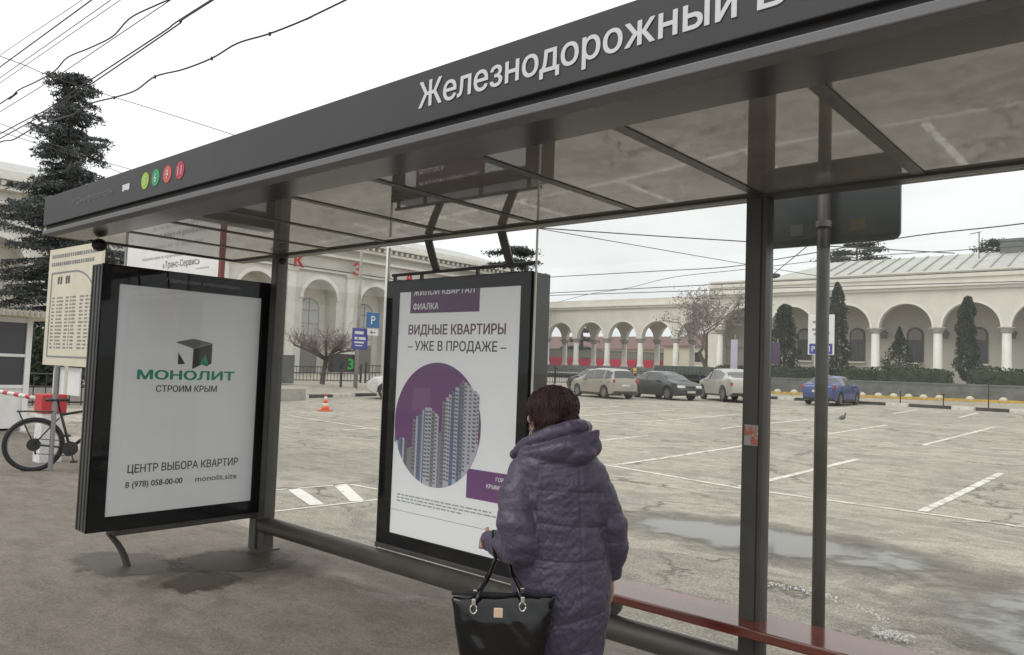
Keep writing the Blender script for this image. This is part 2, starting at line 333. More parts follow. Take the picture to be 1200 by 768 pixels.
# ================================================================ GROUND
b = MB(); ys = [-300, -60, -12, -4, 0, 4, 8, 14, 20, 28, 36, 44, 52, 60, 80, 140, 600]; xs = [-500, -120, -60, -30, -15, 0, 15, 40, 120, 400]
b.add([(x, y, g(y)) for y in ys for x in xs], [(j*len(xs)+i, j*len(xs)+i+1, (j+1)*len(xs)+i+1, (j+1)*len(xs)+i) for j in range(len(ys)-1) for i in range(len(xs)-1)])
b.build('ground', 'lot', kind='structure')
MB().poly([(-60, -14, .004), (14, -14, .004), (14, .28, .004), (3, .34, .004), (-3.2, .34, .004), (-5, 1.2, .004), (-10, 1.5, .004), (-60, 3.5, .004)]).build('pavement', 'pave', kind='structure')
def ragged(name, col, rough, r0, r1, amp, sc, spec=1., ior=1.5, cx=.5, cy=.5, bump=0., alpha=1.):
    m = bpy.data.materials.new(name); m.use_nodes = True; t = m.node_tree; n = t.nodes; l = t.links; p = n['Principled BSDF']
    p.inputs['Base Color'].default_value = (*col, 1); p.inputs['Roughness'].default_value = rough; p.inputs['Specular IOR Level'].default_value = spec; p.inputs['IOR'].default_value = ior
    tcn = n.new('ShaderNodeTexCoord'); ns = n.new('ShaderNodeTexNoise'); ns.inputs['Scale'].default_value = sc; ns.inputs['Detail'].default_value = 9; ns.inputs['Roughness'].default_value = .65; l.new(tcn.outputs['Object'], ns.inputs['Vector'])
    vs = n.new('ShaderNodeVectorMath'); vs.operation = 'SUBTRACT'; vs.inputs[1].default_value = (cx, cy, 0); l.new(tcn.outputs['Generated'], vs.inputs[0])
    sp = n.new('ShaderNodeSeparateXYZ'); l.new(vs.outputs[0], sp.inputs[0]); cb = n.new('ShaderNodeCombineXYZ'); l.new(sp.outputs[0], cb.inputs[0]); l.new(sp.outputs[1], cb.inputs[1])
    ln = n.new('ShaderNodeVectorMath'); ln.operation = 'LENGTH'; l.new(cb.outputs[0], ln.inputs[0])
    ma = n.new('ShaderNodeMath'); ma.operation = 'MULTIPLY_ADD'; l.new(ns.outputs[0], ma.inputs[0]); ma.inputs[1].default_value = amp; l.new(ln.outputs['Value'], ma.inputs[2])
    mr = n.new('ShaderNodeMapRange'); mr.inputs[1].default_value = r0+amp*.5; mr.inputs[2].default_value = r1+amp*.5; mr.inputs[3].default_value = alpha; mr.inputs[4].default_value = 0; l.new(ma.outputs[0], mr.inputs[0]); l.new(mr.outputs[0], p.inputs['Alpha'])
    return m
M['puddle'] = ragged('puddle_water', (.15, .14, .12), .06, .30, .40, .75, 1.7, .7, 1.45, alpha=.9); M['puddle_wet'] = ragged('puddle_wet_rim', (.15, .135, .112), .55, .28, .50, .7, 1.9, .4, 1.4, alpha=.55)
M['stain'] = ragged('wet_asphalt', (.11, .098, .082), .5, .30, .42, .75, 3.4, .4, 1.4, alpha=.8); M['stain_soft'] = ragged('damp_asphalt', (.10, .088, .072), .6, .2, .48, .6, 3, .4, 1.4, alpha=.5); M['stain_dark'] = ragged('wet_asphalt_dark', (.062, .052, .041), .5, .30, .42, .8, 4.2, .4, 1.4, alpha=.9)
def sheet(name, m, x0, x1, y0, y1, z, rot=0.):
    cx_, cy_ = (x0+x1)/2, (y0+y1)/2; o = MB().add([(x0-cx_, y0-cy_, 0), (x1-cx_, y0-cy_, 0), (x1-cx_, y1-cy_, 0), (x0-cx_, y1-cy_, 0)], [(0, 1, 2, 3)]).build(name, m, kind='structure'); o.location = (cx_, cy_, z); o.rotation_euler.z = rot; return o
def blob(name, pts, m, z, lab=None, cat=None, n=5, amp=.06):
    out = []; k = len(pts)
    for i in range(k):
        p0, p1, p2, p3 = [Vector((*pts[(i+j-1) % k], 0)) for j in range(4)]
        for q in range(n):
            t = q/n; p = .5*((2*p1)+(-p0+p2)*t+(2*p0-5*p1+4*p2-p3)*t*t+(-p0+3*p1-3*p2+p3)*t**3)
            p += Vector((noise.noise(p*4), noise.noise(p*4+Vector((9, 3, 1))), 0))*amp; out.append((p.x, p.y, z+g(p.y)))
    o = MB().poly(out).build(name, m, kind='structure'); return o
sheet('damp_patch', 'puddle_wet', .3, 5.2, 2.9, 5.0, .004, .03); sheet('puddle', 'puddle', .7, 4.6, 3.1, 4.7, .006, .03)
sheet('damp_patch', 'puddle_wet', 3.8, 9.5, .9, 5.0, .005); sheet('puddle', 'puddle', 4.0, 9.0, 1.2, 4.4, .007)
sheet('wet_stain', 'stain', -.95, .35, -1.42, -.66, .008, .1); sheet('wet_stain', 'stain_dark', .18, .84, -1.18, -.52, .009, .9)
sheet('wet_stain', 'stain_dark', -.30, .62, -.95, .15, .010, -.5); sheet('wet_stain', 'stain_soft', -.35, 1.0, -1.3, .3, .0075, -.4)

# painted lines
def line(x0, y0, x1, y1, wd, m='paint', nm='parking_line'):
    a, c = Vector((x0, y0, 0)), Vector((x1, y1, 0)); d = c-a; nrm = Vector((-d.y, d.x, 0)).normalized()*wd/2; k = max(2, int(d.length/1.))
    vs, fs = [], []
    for i in range(k+1):
        p = a+d*i/k; j = nrm*(1+.12*noise.noise(p*1.7))
        for q in (p-j, p+j): vs.append((q.x, q.y, g(q.y)+.005))
    for i in range(k): fs.append((2*i, 2*i+2, 2*i+3, 2*i+1))
    MB().add(vs, fs).build(nm, m, kind='structure')
line(-14, 9.2, -1.52, 7.64, .10); line(-1.52, 7.64, 1.03, 7.1, .12); line(1.03, 7.1, 12, 7.08, .10)
for x in (3.38, .94, -1.62, -4.25, -6.8, -9.4): line(x, 7.25 if x > -1 else 7.75, x+.08, 12.6 if x > -1 else 13.2, .12)
for x in (1.2, -1.4, -4.0, -6.6, -9.2, -11.8, 3.8, 6.4): line(x, 17., x+.1, 26. if x > 1 else 23.5, .12)
for x in (-.6, -3.0, -5.6, 2., 4.6, 7): line(x, 30.8, x-.2, 35.8, .12)
line(-11, 16.9, 12, 17.1, .09)
line(-2.75, 1.2, -2.52, 2.75, .05, 'paintb', 'hatch_line'); line(-2.52, 2.75, -1.7, 2.82, .05, 'paintb', 'hatch_line'); line(-1.5, .6, -1.36, 2.5, .05, 'paintb', 'hatch_line')
line(-2.66, 1.98, -1.52, 1.55, .17, 'paintb', 'hatch_bar'); line(-2.53, 2.62, -1.43, 2.05, .17, 'paintb', 'hatch_bar')

# ================================================================ BUS SHELTER
SH = thing('bus_shelter', 'dark grey bus shelter with lettered roof fascia and glossy ceiling over the pavement', 'bus shelter', (0, 0, 0))
XE = 9.2; ZC = 2.511
fa = MB().prism([(-.76, -1.628, 2.582), (-.76, -1.50, 2.582), (-.76, -1.47, 2.66), (-.76, -1.60, 2.80), (-.76, -1.628, 2.80)], (XE+.76, 0, 0)).build('fascia', 'fascia', SH, bevel=.004)
MB().box(-.75, XE, -1.60, -1.52, 2.545, 2.583).build('shadow_gap', 'blackm', SH)
MB().box(-.76, XE, -1.630, -1.55, 2.511, 2.546).build('gutter_lip', 'lip', SH, bevel=.005)
MB().box(-.76, XE, -1.552, -1.325, 2.513, 2.56).build('soffit', 'soffit', SH)
MB().box(-.76, XE, -1.6, .05, 2.62, 2.66).build('roof_sheet', 'frame', SH)
MB().box(-.76, XE, -.045, .063, 2.508, 2.62).build('rear_beam', 'frame', SH, bevel=.004)
MB().box(-.78, -.745, -1.55, .05, 2.512, 2.62).build('end_beam', 'frame', SH)
ribx = [0, .705, 1.415, 2.125, 2.845, 3.56, 4.27, 4.99, 5.7, 6.41, 7.12, 7.83, 8.54]
edges = [-.745]+ribx+[XE]
for a, c in zip(edges[:-1], edges[1:]):
    MB().box(a+.02, c-.02, -1.325, -.045, 2.522, 2.535).build('ceiling_panel', 'ceil', SH)
for x in ribx:
    MB().box(x-.026, x+.026, -1.325, -.045, 2.517, 2.55).build('rib', 'frame', SH)
for nm, x0, x1 in (('post', -.10, .0), ('post', 4.209, 4.314), ('post', 8.4, 8.5)):
    b = MB().box(x0, x1, -.05, .05, .0, 2.508); p = b.build(nm, 'frame', SH, bevel=.006)
    MB().box(x1-.026, x1-.018, -.0505, -.049, .3, 2.5).build('groove_strip', 'blackm', p)
    MB().box(x0-.04, x1+.04, -.09, .09, .004, .02).build('base_plate', 'frame', p)
rl = MB().tube([(-.05, -.02, .219), (XE, -.02, .219)], .068, 20).build('bottom_rail', 'rail', SH, smooth=True)
for x0, x1 in ((.0, 1.412), (2.835, 4.20), (4.325, 6.3), (6.32, 8.39)):
    gp = MB().box(x0, x1, -.004, .004, .285, 2.505).build('glass_pane', 'glass', SH)
    if x0 == 0:
        MB().box(1.412, 1.421, -.008, .008, .285, 2.48).build('pane_edge', 'edge', gp); MB().box(1.40, 1.45, -.03, -.005, .262, .285).build('pane_clamp', 'edge', gp)
    if x0 > 2 and x0 < 3: MB().box(2.824, 2.833, -.006, .006, .285, 2.5).build('pane_edge', 'edge', gp)
# lettering and route discs on the fascia
XD, ZD = (1, 0, 0), (0, 0, 1)
text('station_name', 'Железнодорожный', 'ltext', fa, (3.52, -1.6305, 2.648), XD, ZD, .104, 1.355, .022)
text('station_name', 'вокзал', 'ltext', fa, (4.935, -1.6305, 2.648), XD, ZD, .104, .56, .022)
for (x, n, c) in ((1.011, '5', (.30, .50, .03)), (1.155, '6', (.01, .30, .11)), (1.310, '9', (.55, .08, .06)), (1.470, '11', (.45, .02, .06))):
    mm = mat('route_disc_'+n, c, .5); b = MB()
    b.prism([(x+.052*math.cos(2*PI*k/24), -1.6285, 2.694+.052*math.sin(2*PI*k/24)) for k in range(24)], (0, -.0025, 0)); b.build('route_disc', mm, fa)
    text('route_number', n, 'ltext', fa, (x, -1.6325, 2.667), XD, ZD, .055, None, .01, 'C')
b = MB(); b.box(.68, .785, -1.631, -1.629, 2.672, 2.71); b.box(.69, .70, -1.6315, -1.629, 2.664, 2.672); b.box(.762, .772, -1.6315, -1.629, 2.664, 2.672); b.build('bus_symbol', 'ltext', fa)
text('stop_direction', 'г. Симферополь', 'dimtext', fa, (-.18, -1.6305, 2.675), XD, ZD, .045, .70)
# small cameras under the roof
for i, (x, y, z, r, lb) in enumerate(((-.47, -1.32, 2.455, .055, 'small dark dome camera under the far left end of the shelter roof'), (.13, -.09, 2.455, .035, 'small black camera beside the top of the left rear post'))):
    t = thing('dome_camera', lb, 'camera', (x, y, 2.505)); MB().lathe([(.02, 0), (.035, -.01), (.035, -.03), (.0, -.03)], (x, y, 2.505)).build('mount', 'frame', t, smooth=True)
    MB().ball((x, y, z), r, 14, 10, (1, 1, .85)).build('dome', 'blackm', t, smooth=True)

# ---- bench
BN = thing('bench', 'long glossy red-brown bench seat along the rear glass of the shelter', 'bench', (4.9, -.03, 0))
MB().box(3.22, 8.3, -.172, .118, .402, .45).build('seat', 'bench', BN, bevel=.008)
for x in (3.45, 5.1, 6.8, 8.1):
    MB().prism([(x, -.14, .40), (x, .10, .40), (x, .04, .30), (x, -.01, .28), (x, -.03, .28)], (.04, 0, 0)).build('bracket', 'frame', BN)

# ---- light boxes
def poly2(b, pts, f):  b.poly([f(*p) for p in pts]); return b
LB = thing('advertising_light_box', 'left framed advertising box showing the green building logo on white', 'light box', (-.2, -.7, .25))
LBX = -.144
MB().box(-.345, LBX-.012, -1.407, .03, .31, 2.285).build('case', 'frame', LB, bevel=.006)
b = MB(); b.box(LBX-.012, LBX, -1.407, -1.28, .31, 2.285).box(LBX-.012, LBX, -.10, .03, .31, 2.285).box(LBX-.012, LBX, -1.28, -.10, .31, .415).box(LBX-.012, LBX, -1.28, -.10, 2.145, 2.285); b.build('front_border', 'black', LB)
for k in range(3): MB().box(-.32+k*.06, -.305+k*.06, -1.411, -1.405, .32, 2.275).build('side_groove', 'blackm', LB)
ps = MB().box(LBX-.0115, LBX-.008, -1.285, -.095, .41, 2.15).build('poster', 'poster', LB)
MB().box(LBX+.001, LBX+.005, -1.40, .025, .315, 2.28).build('front_glass', 'boxglass', LB)
MB().box(-.32, -.16, -1.2, .0, .26, .31).build('bottom_channel', 'frame', LB, bevel=.01)
def curved(b, P0, P1, bulge, half, th, n=8):
    P0, P1, bulge, half = map(Vector, (P0, P1, bulge, half)); rs = []
    for i in range(n+1):
        t = i/n; p = P0.lerp(P1, t)+bulge*math.sin(PI*t)*1.; tn = (P1-P0).normalized(); q = half.cross(tn).normalized()*th
        rs.append([p-half-q, p+half-q, p+half+q, p-half+q])
    return b.rings(rs)
curved(MB(), (-.25, -1.20, .27), (-.25, -1.05, .004), (0, .022, .0), (.038, 0, 0), .014).build('leg', 'frame', LB)
MB().box(-.20, -.10, -.07, .04, .004, .26).build('leg', 'rail', LB, bevel=.004)
px = LBX-.0070
YD = (0, 1, 0); YL, YR = -1.27, -.12
def lp(name, s, m, yc, z, h, wd, bold=0., al='C'): text(name, s, m, ps, (px, yc, z), YD, ZD, h, wd, bold, al)
lp('lettering', 'МОНОЛИТ', 'green', -.71, 1.435, .070, .80, .05)
lp('lettering', 'СТРОИМ КРЫМ', 'ink', -.71, 1.338, .05, .50, .03)
lp('lettering', 'ЦЕНТР ВЫБОРА КВАРТИР', 'ink', -.685, .725, .062, .90, .025)
lp('lettering', '8 (978) 058-00-00', 'ink', -.925, .615, .046, .44, .03)
lp('lettering', 'monolit.site', 'ink', -.42, .615, .046, .36, .015)
text('border_lettering', 'Городская информация', 'inkg', LB, (LBX+.0004, -.62, 2.20), YD, ZD, .032, .62, 0, 'C')
# cube logo
f = lambda y, z: (px, y, z)
b = MB(); poly2(b, [(-.83, 1.73), (-.68, 1.765), (-.52, 1.735), (-.68, 1.685)], f).build('logo_top', 'cubeT', ps)
b = MB(); poly2(b, [(-.68, 1.683), (-.52, 1.733), (-.52, 1.57), (-.56, 1.545), (-.60, 1.56), (-.66, 1.53), (-.68, 1.52)], f); poly2(b, [(-.80, 1.65), (-.74, 1.56), (-.80, 1.555)], f); b.build('logo_side', 'cubeS', ps)
b = MB(); poly2(b, [(px+.0006, -.575, 1.645), (px+.0006, -.545, 1.56), (px+.0006, -.585, 1.552), (px+.0006, -.62, 1.565)], lambda *p: p).build('logo_drop', 'green', ps)

MBX = thing('advertising_light_box', 'middle advertising box with the purple circle and apartment towers poster', 'light box', (2.12, .08, .3))
MB().box(1.43, 2.812, -.0, .17, .335, 2.225).build('case', 'casedark', MBX, bevel=.005)
b = MB(); b.box(1.43, 1.565, -.018, -.002, .33, 2.228).box(2.725, 2.814, -.018, -.002, .33, 2.228).box(1.565, 2.725, -.018, -.002, .33, .42).box(1.565, 2.725, -.018, -.002, 2.14, 2.228); b.build('front_border', 'black', MBX)
ps = MB().box(1.56, 2.73, -.008, -.003, .415, 2.145).build('poster', 'poster2', MBX)
MB().box(1.435, 2.81, -.024, -.0195, .335, 2.222).build('front_glass', 'boxglass', MBX)
MB().box(1.43, 2.812, -.03, .15, .30, .332).build('bottom_channel', 'frame', MBX, bevel=.004)
MB().tube([(1.44, .02, 2.275), (2.83, .02, 2.285)], .012, 8).build('top_rod', 'frame', MBX)
for x in (1.46, 1.75, 2.3, 2.72): MB().box(x, x+.02, .01, .03, 2.225, 2.272).build('rod_spacer', 'frame', MBX)
for x in (1.86, 2.55): curved(MB(), (x-.005, -.02, 2.50), (x+.035, .04, 2.28), (0, -.004, 0), (.028, .008, 0), .007).build('bracket', 'frame', MBX)
yy = -.0092
def mp2(name, s, m, x, z, h, wd, bold=0., al='C', dy=0.): text(name, s, m, ps, (x, yy-dy, z), XD, ZD, h, wd, bold, al)
def F(x, z, d=0.): return (x, yy-d, z)
def rect(nm, m, x0, x1, z0, z1, d=0.): MB().poly([F(x0, z0, d), F(x1, z0, d), F(x1, z1, d), F(x0, z1, d)]).build(nm, m, ps)
rect('purple_panel', 'purpled', 1.685, 2.365, 1.985, 2.142)
mp2('lettering', 'ФИАЛКА', 'poster2', 1.715, 2.01, .045, .26, .01, 'L', .0006); mp2('lettering', 'ЖИЛОЙ КВАРТАЛ', 'poster2', 1.715, 2.112, .045, .60, .01, 'L', .0006)
mp2('lettering', 'ВИДНЫЕ КВАРТИРЫ', 'plum', 2.14, 1.835, .068, .93, .038)
mp2('lettering', '– УЖЕ В ПРОДАЖЕ –', 'ink', 2.145, 1.722, .066, .94, .022)
cx, cz, cr = 1.995, 1.215, .425
b = MB(); b.poly([F(max(1.572, cx+cr*math.cos(2*PI*k/64)), cz+cr*math.sin(2*PI*k/64)) for k in range(64)]); b.build('purple_circle', 'purple', ps)
rect('purple_square', 'purplel', 1.75, 1.93, 1.31, 1.46, .0005)
# towers: vertical strips that end on the circle
def strip(mm, x0, x1, zt0, zt1, d, bag):
    def zb(x): return cz-math.sqrt(max(0, cr*cr-(x-cx)**2))
    if x0 < 1.575: x0 = 1.575
    k = 6; pts = [F(x0+(x1-x0)*i/k, zb(x0+(x1-x0)*i/k)+.002, d) for i in range(k+1)]+[F(x1, zt1, d), F(x0, zt0, d)]
    bag.setdefault(mm, MB()).poly(pts)
bag = {}; wins = []
random.seed(3)
for (x0, x1, zt, zl, zr_) in ((1.575, 1.715, 1.115, .05, .05), (1.765, 2.03, 1.34, .10, .07), (2.055, 2.40, 1.53, .15, .10)):
    xm_ = x0+(x1-x0)*.52; x = x0; k_ = 0
    while x < x1-.004:
        wd = min(x1-x, random.choice((.012, .018, .026, .034))); q0 = (xm_-x)/(xm_-x0) if x < xm_ else 0; q1 = (x-xm_)/(x1-xm_) if x > xm_ else 0
        za = zt-zl*q0-zr_*q1; tone = random.choice(('tw2', 'tw1', 'tw2', 'tw3')) if x < xm_ else random.choice(('tw3', 'tw1', 'tw3', 'tw4'))
        if k_ % 3 == 1: tone = 'tw3'
        strip(tone, x, x+wd, za, za-.004, .0010+.00004*k_, bag)
        if wd > .02: wins.append((x+.003, x+wd-.003, za-.03))
        x += wd; k_ += 1
for a_, c_, z_ in ((1.715, 1.77, 1.03), (2.03, 2.06, 1.16)): strip('tw1', a_, c_, z_, z_+.02, .0009, bag)
for k_, b in bag.items(): b.build('tower_strip', k_, ps)
b = MB()
for (x0, x1, zt) in wins:
    z = zt
    while True:
        zb = cz-math.sqrt(max(0, cr*cr-(min(abs(x0-cx), 9)**2 if abs(x0-cx) > abs(x1-cx) else (x1-cx)**2)))
        if z < zb+.03: break
        b.poly([F(x0, z-.004, .0022), F(x1, z-.008, .0022), F(x1, z+.004, .0022), F(x0, z+.008, .0022)]); z -= .026
b.build('tower_windows', 'tw4', ps, kind='stuff')
rect('purple_tag', 'purple', 2.31, 2.72, .765, .955, .0005)
for s_, z_ in (('ГОРОД', .90), ('КРЫМСКАЯ', .85), ('РОЗА', .80)): mp2('lettering', s_, 'poster2', 2.69, z_, .026, None, .01, 'R', .001)
b = MB()
for i in range(3):
    x = 1.63
    while x < (2.55 if i < 2 else 2.25):
        l_ = random.uniform(.02, .06); b.poly([F(x, .695-i*.022, .0005), F(x+l_, .695-i*.022, .0005), F(x+l_, .704-i*.022, .0005), F(x, .704-i*.022, .0005)]); x += l_+.012
b.build('small_print', 'faint', ps, kind='stuff')
rect('thin_line', 'faint', 1.572, 2.72, .585, .589, .0005)

# ---- stop pole with sign, behind the rear glass
SP = thing('stop_sign_pole', 'grey pole with the dark back of a round-cornered stop sign behind the shelter', 'bus stop sign', (4.4875, .25, 0))
MB().tube([(4.4875, .25, 0), (4.4875, .25, 3.2)], .0315, 16).build('pole', 'frame', SP, smooth=True)
pts = []
for (cx_, cz_, a0) in ((4.79, 2.345, -90), (4.79, 3.06, 0), (4.19, 3.06, 90), (4.19, 2.345, 180)):
    for k in range(7): a = math.radians(a0+15*k); pts.append((cx_+.04*math.cos(a), .30, cz_+.04*math.sin(a)))
sg = MB().prism(pts, (0, .02, 0)).build('sign_plate', 'signback', SP)
MB().box(4.60, 4.675, .297, .2995, 2.36, 2.425).build('ochre_sticker', 'sticker_y', sg); MB().box(4.30, 4.365, .297, .2995, 2.36, 2.42).build('grey_sticker', 'sticker_w', sg)
for z in (2.4, 2.95): MB().lathe([(.033, -.015), (.038, -.015), (.038, .015), (.033, .015)], (4.4875, .25, z)).build('clamp', 'steel', SP)
# notice glued on the main post
nm_ = mat('notice_print', (.42, .13, .10), .7, col2=(.34, .36, .33), vs=22, cut=(.44, .52))
nt_ = MB().box(4.226, 4.296, -.0575, -.0562, 1.285, 1.385).build('notice', nm_); tag(nt_, 'small torn colour notice glued on the main shelter post', 'notice')

# white crumbs and broken kerb edge behind the bench
rb = [(-1, -1), (1, -1), (1, 1), (-1, 1)]
b = MB()
for i in range(260):
    if i < 130: a = random.uniform(0, 2*PI); r = random.random()**.5*.085; c = (4.46+r*math.cos(a)*1.5, 1.69+r*math.sin(a), .008+random.random()*.03)
    else: t = random.random(); c = (3.35+1.0*t, 2.35-.35*(t-.3)**2*2+random.gauss(0, .035), .007)
    k_ = 7; s = random.uniform(.004, .011) if i < 130 else random.uniform(.003, .010)
    b.rings([[(c[0]+s*q*random.uniform(.6, 1.3)*math.cos(2*PI*m_/5), c[1]+s*q*random.uniform(.6, 1.3)*math.sin(2*PI*m_/5), c[2]+s*h_) for m_ in range(5)] for q, h_ in ((.8, -.6), (1, .1), (.4, .8))])
b.build('white_rubble', 'white', kind='stuff')

# ================================================================ STATION, right wing
def arcade(parent, ys0, cols, zsp, rad, ztop, th, mwall, zbase, colr, mcol='trim', back=False):
    """wall of round arches on columns; wall from spring line to ztop"""
    seg = 16
    for c0, c1 in zip(cols[:-1], cols[1:]):
        c = (c0+c1)/2; vs, fs = [], []
        P = [(c-rad*math.cos(PI*k/seg), zsp+rad*math.sin(PI*k/seg)) for k in range(seg+1)]
        T = [(c0+(c1-c0)*k/seg, ztop) for k in range(seg+1)]
        for yy_ in (ys0, ys0+th):
            vs += [(p[0], yy_, p[1]) for p in P]+[(t[0], yy_, t[1]) for t in T]
        n = seg+1
        for k in range(seg):
            fs += [(k, k+1, n+k+1, n+k), (2*n+k+1, 2*n+k, 3*n+k, 3*n+k+1), (k+1, k, 2*n+k, 2*n+k+1)]
        # end strips between arch foot and bay edge
        i0 = len(vs); vs += [(c0, ys0, zsp), (c-rad, ys0, zsp), (c0, ys0, ztop), (c+rad, ys0, zsp), (c1, ys0, zsp), (c1, ys0, ztop)]
        fs += [(i0, i0+1, i0+2), (i0+3, i0+4, i0+5)]
        i1 = len(vs); vs += [(x, y+th, z) for x, y, z in vs[i0:i0+6]]; fs += [(i1+1, i1, i1+2), (i1+4, i1+3, i1+5)]
        for a_, b_ in ((0, 1), (3, 4)): fs.append((i0+a_, i1+a_, i1+b_, i0+b_))
        MB().add(vs, fs).build('arch_wall', mwall, parent)
        if not back:
            r1 = rad+.22; A = []
            for k in range(seg+1):
                a = PI*k/seg; A.append([(c-rad*math.cos(a), ys0-.05, zsp+rad*math.sin(a)), (c-r1*math.cos(a), ys0-.05, zsp+r1*math.sin(a)), (c-r1*math.cos(a), ys0+.01, zsp+r1*math.sin(a)), (c-rad*math.cos(a), ys0+.01, zsp+rad*math.sin(a))])
            MB().rings(A).build('archivolt', mcol, parent)
    for x in cols:
        h = zsp-zbase
        cl = MB().lathe([(colr*1.35, 0), (colr*1.35, .25), (colr*1.1, .35), (colr, .5), (colr*.9, h-.55)], (x, ys0+th/2, zbase), 14).build('column', mcol, parent, smooth=True)
        MB().lathe([(colr*.95, h-.55), (colr*1.15, h-.45), (colr*1.5, h-.12), (colr*1.6, h-.1)], (x, ys0+th/2, zbase), 10).box(x-colr*1.7, x+colr*1.7, ys0-.1, ys0+th+.1, zsp-.1, zsp).build('capital', 'kerb', cl)
YB = 76.84; TZ = 1.75
cols = [-11.01+5.53*k for k in range(-4, 6)]
RW = thing('station_wing', 'long cream arcaded station wing with grey metal roof and arched windows at the right', 'building', (-11, YB, TZ))
arcade(RW, YB, cols, 7.05, 2.34, 10.62, .8, 'wall', TZ, .42)
X0, X1 = cols[0], cols[-1]
MB().box(X0-1.3, X0-.02, YB+.02, YB+.82, TZ, 10.6).build('end_pier', 'wall', RW)
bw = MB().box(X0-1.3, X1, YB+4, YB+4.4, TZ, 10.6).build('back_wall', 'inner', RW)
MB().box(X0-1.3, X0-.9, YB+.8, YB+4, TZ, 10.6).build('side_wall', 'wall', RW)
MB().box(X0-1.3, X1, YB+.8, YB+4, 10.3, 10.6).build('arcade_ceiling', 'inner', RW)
for i, c in enumerate([(a+c_)/2 for a, c_ in zip(cols[:-1], cols[1:])]):
    y = YB+4-.12; n = 10
    arch = [(c-.68, y, 3.92)]+[(c+.68, y, 3.92)]+[(c+.68*math.cos(PI*k/n), y, 6.55+.68*math.sin(PI*k/n)) for k in range(n+1)]
    fr = MB().prism([(c+(p[0]-c)*1.14, p[1], 5.3+(p[2]-5.3)*1.06) for p in arch], (0, .118, 0)).build('window', 'winframe', bw)
    MB().prism([(p[0], p[1]-.03, p[2]) for p in arch], (0, .028, 0)).build('pane', 'winglass', fr)
    MB().prism([(c-.6, y-.05, 6.1), (c+.6, y-.05, 6.1)]+[(c+.6*math.cos(PI*k/n), y-.05, 6.55+.6*math.sin(PI*k/n)) for k in range(n+1)], (0, .018, 0)).build('blind', 'blind', fr)
    b = MB().box(c-.04, c+.04, y-.07, y-.035, 3.95, 6.05).box(c-.66, c+.66, y-.075, y-.035, 5.95, 6.05); b.build('mullion', 'winframe', fr)
    MB().box(c-.85, c+.85, y-.22, y+.118, 3.66, 3.78).build('sill', 'trim', fr)
for x in cols[1:-1]:
    l_ = MB().tube([(x, YB+3.99, 7.0), (x, YB+3.4, 7.05)], .03, 5); l_.lathe([(.28, 0), (.3, .06), (.42, .55), (.42, .62), (.1, .75)], (x, YB+3.3, 6.2), 8); l_.build('wall_lantern', 'greywall', RW)
b = MB(); b.box(X0-1.5, X1, YB-.25, YB+.9, 10.622, 10.9); b.box(X0-1.7, X1, YB-.55, YB+.9, 10.902, 11.15); b.build('cornice', 'trim', RW)
b = MB(); b.box(X0-1.2, X1, YB+.1, YB+1, 11.152, 11.75); b.box(X0-1.35, X1, YB-.1, YB+1, 11.752, 12.0); b.build('attic_band', 'wall', RW)
b = MB(); b.box(X0-1.2, X1, YB+.3, YB+1.1, 12.002, 12.35); b.box(X0-1.4, X1, YB+.1, YB+1.1, 12.352, 12.5); b.build('attic_cornice', 'trim', RW)
b = MB(); b.add([(-28, YB+.4, 12.5), (X1, YB+.4, 12.5), (X1, YB+9, 15.2), (-23.5, YB+9, 15.2), (-28, YB+17, 12.5), (X1, YB+17, 12.5)], [(0, 1, 2, 3), (4, 3, 2, 5), (0, 3, 4)]); rf = b.build('roof', 'roof', RW)
b = MB(); x = -22.
while x < X1: b.obox((x, YB+4.7, 13.88), (.05, 0, 0), (0, 4.3, 1.35), (0, -.03, .09)); x += 1.38
b.build('roof_seam', 'kerb', rf, kind='stuff')
MB().box(-7.1, -5.2, YB+8, YB+9.8, 13.5, 16.1).box(-7.25, -5.05, YB+7.9, YB+9.9, 16.1, 16.35).build('chimney', 'greywall', rf)
MB().tube([(-8.6, YB+6, 14), (-8.6, YB+6, 16.9)], .045, 5).tube([(-9.4, YB+6, 16.75), (-8.4, YB+6, 16.9)], .035, 4).build('antenna', 'iron', rf)
MB().box(-34.0, -31.5, YB+3.7, YB+3.85, 5.2, 6.2).build('plaque', 'inner', RW)

# middle arcade, open, two rows deep
YM = 78.5; cm = [-34.6-4.95*k for k in range(0, 10)][::-1]; ZM = 2.45
MA = thing('station_arcade', 'open pale colonnade of small round arches joining the two station wings', 'colonnade', (-50, YM, ZM))
arcade(MA, YM, cm, 6.1, 2.1, 9.9, .8, 'wall', ZM, .36); arcade(MA, YM+4.2, cm, 6.1, 2.1, 9.9, .6, 'wall', ZM, .36, back=True)
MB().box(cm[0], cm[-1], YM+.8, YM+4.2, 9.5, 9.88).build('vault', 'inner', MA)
b = MB(); b.box(cm[0]-.2, cm[-1], YM-.3, YM+4.9, 9.902, 10.15); b.box(cm[0]-.2, cm[-1], YM-.5, YM+5, 10.152, 10.3); b.build('cornice', 'trim', MA)
MB().box(cm[0]-.2, cm[-1], YM+.1, YM+4.6, 10.302, 11.1).build('parapet', 'wall', MA)
MB().box(cm[0]-.2, cm[-1]+.5, YM-.9, YM+5, .5, ZM).build('plinth', 'greywall', MA)

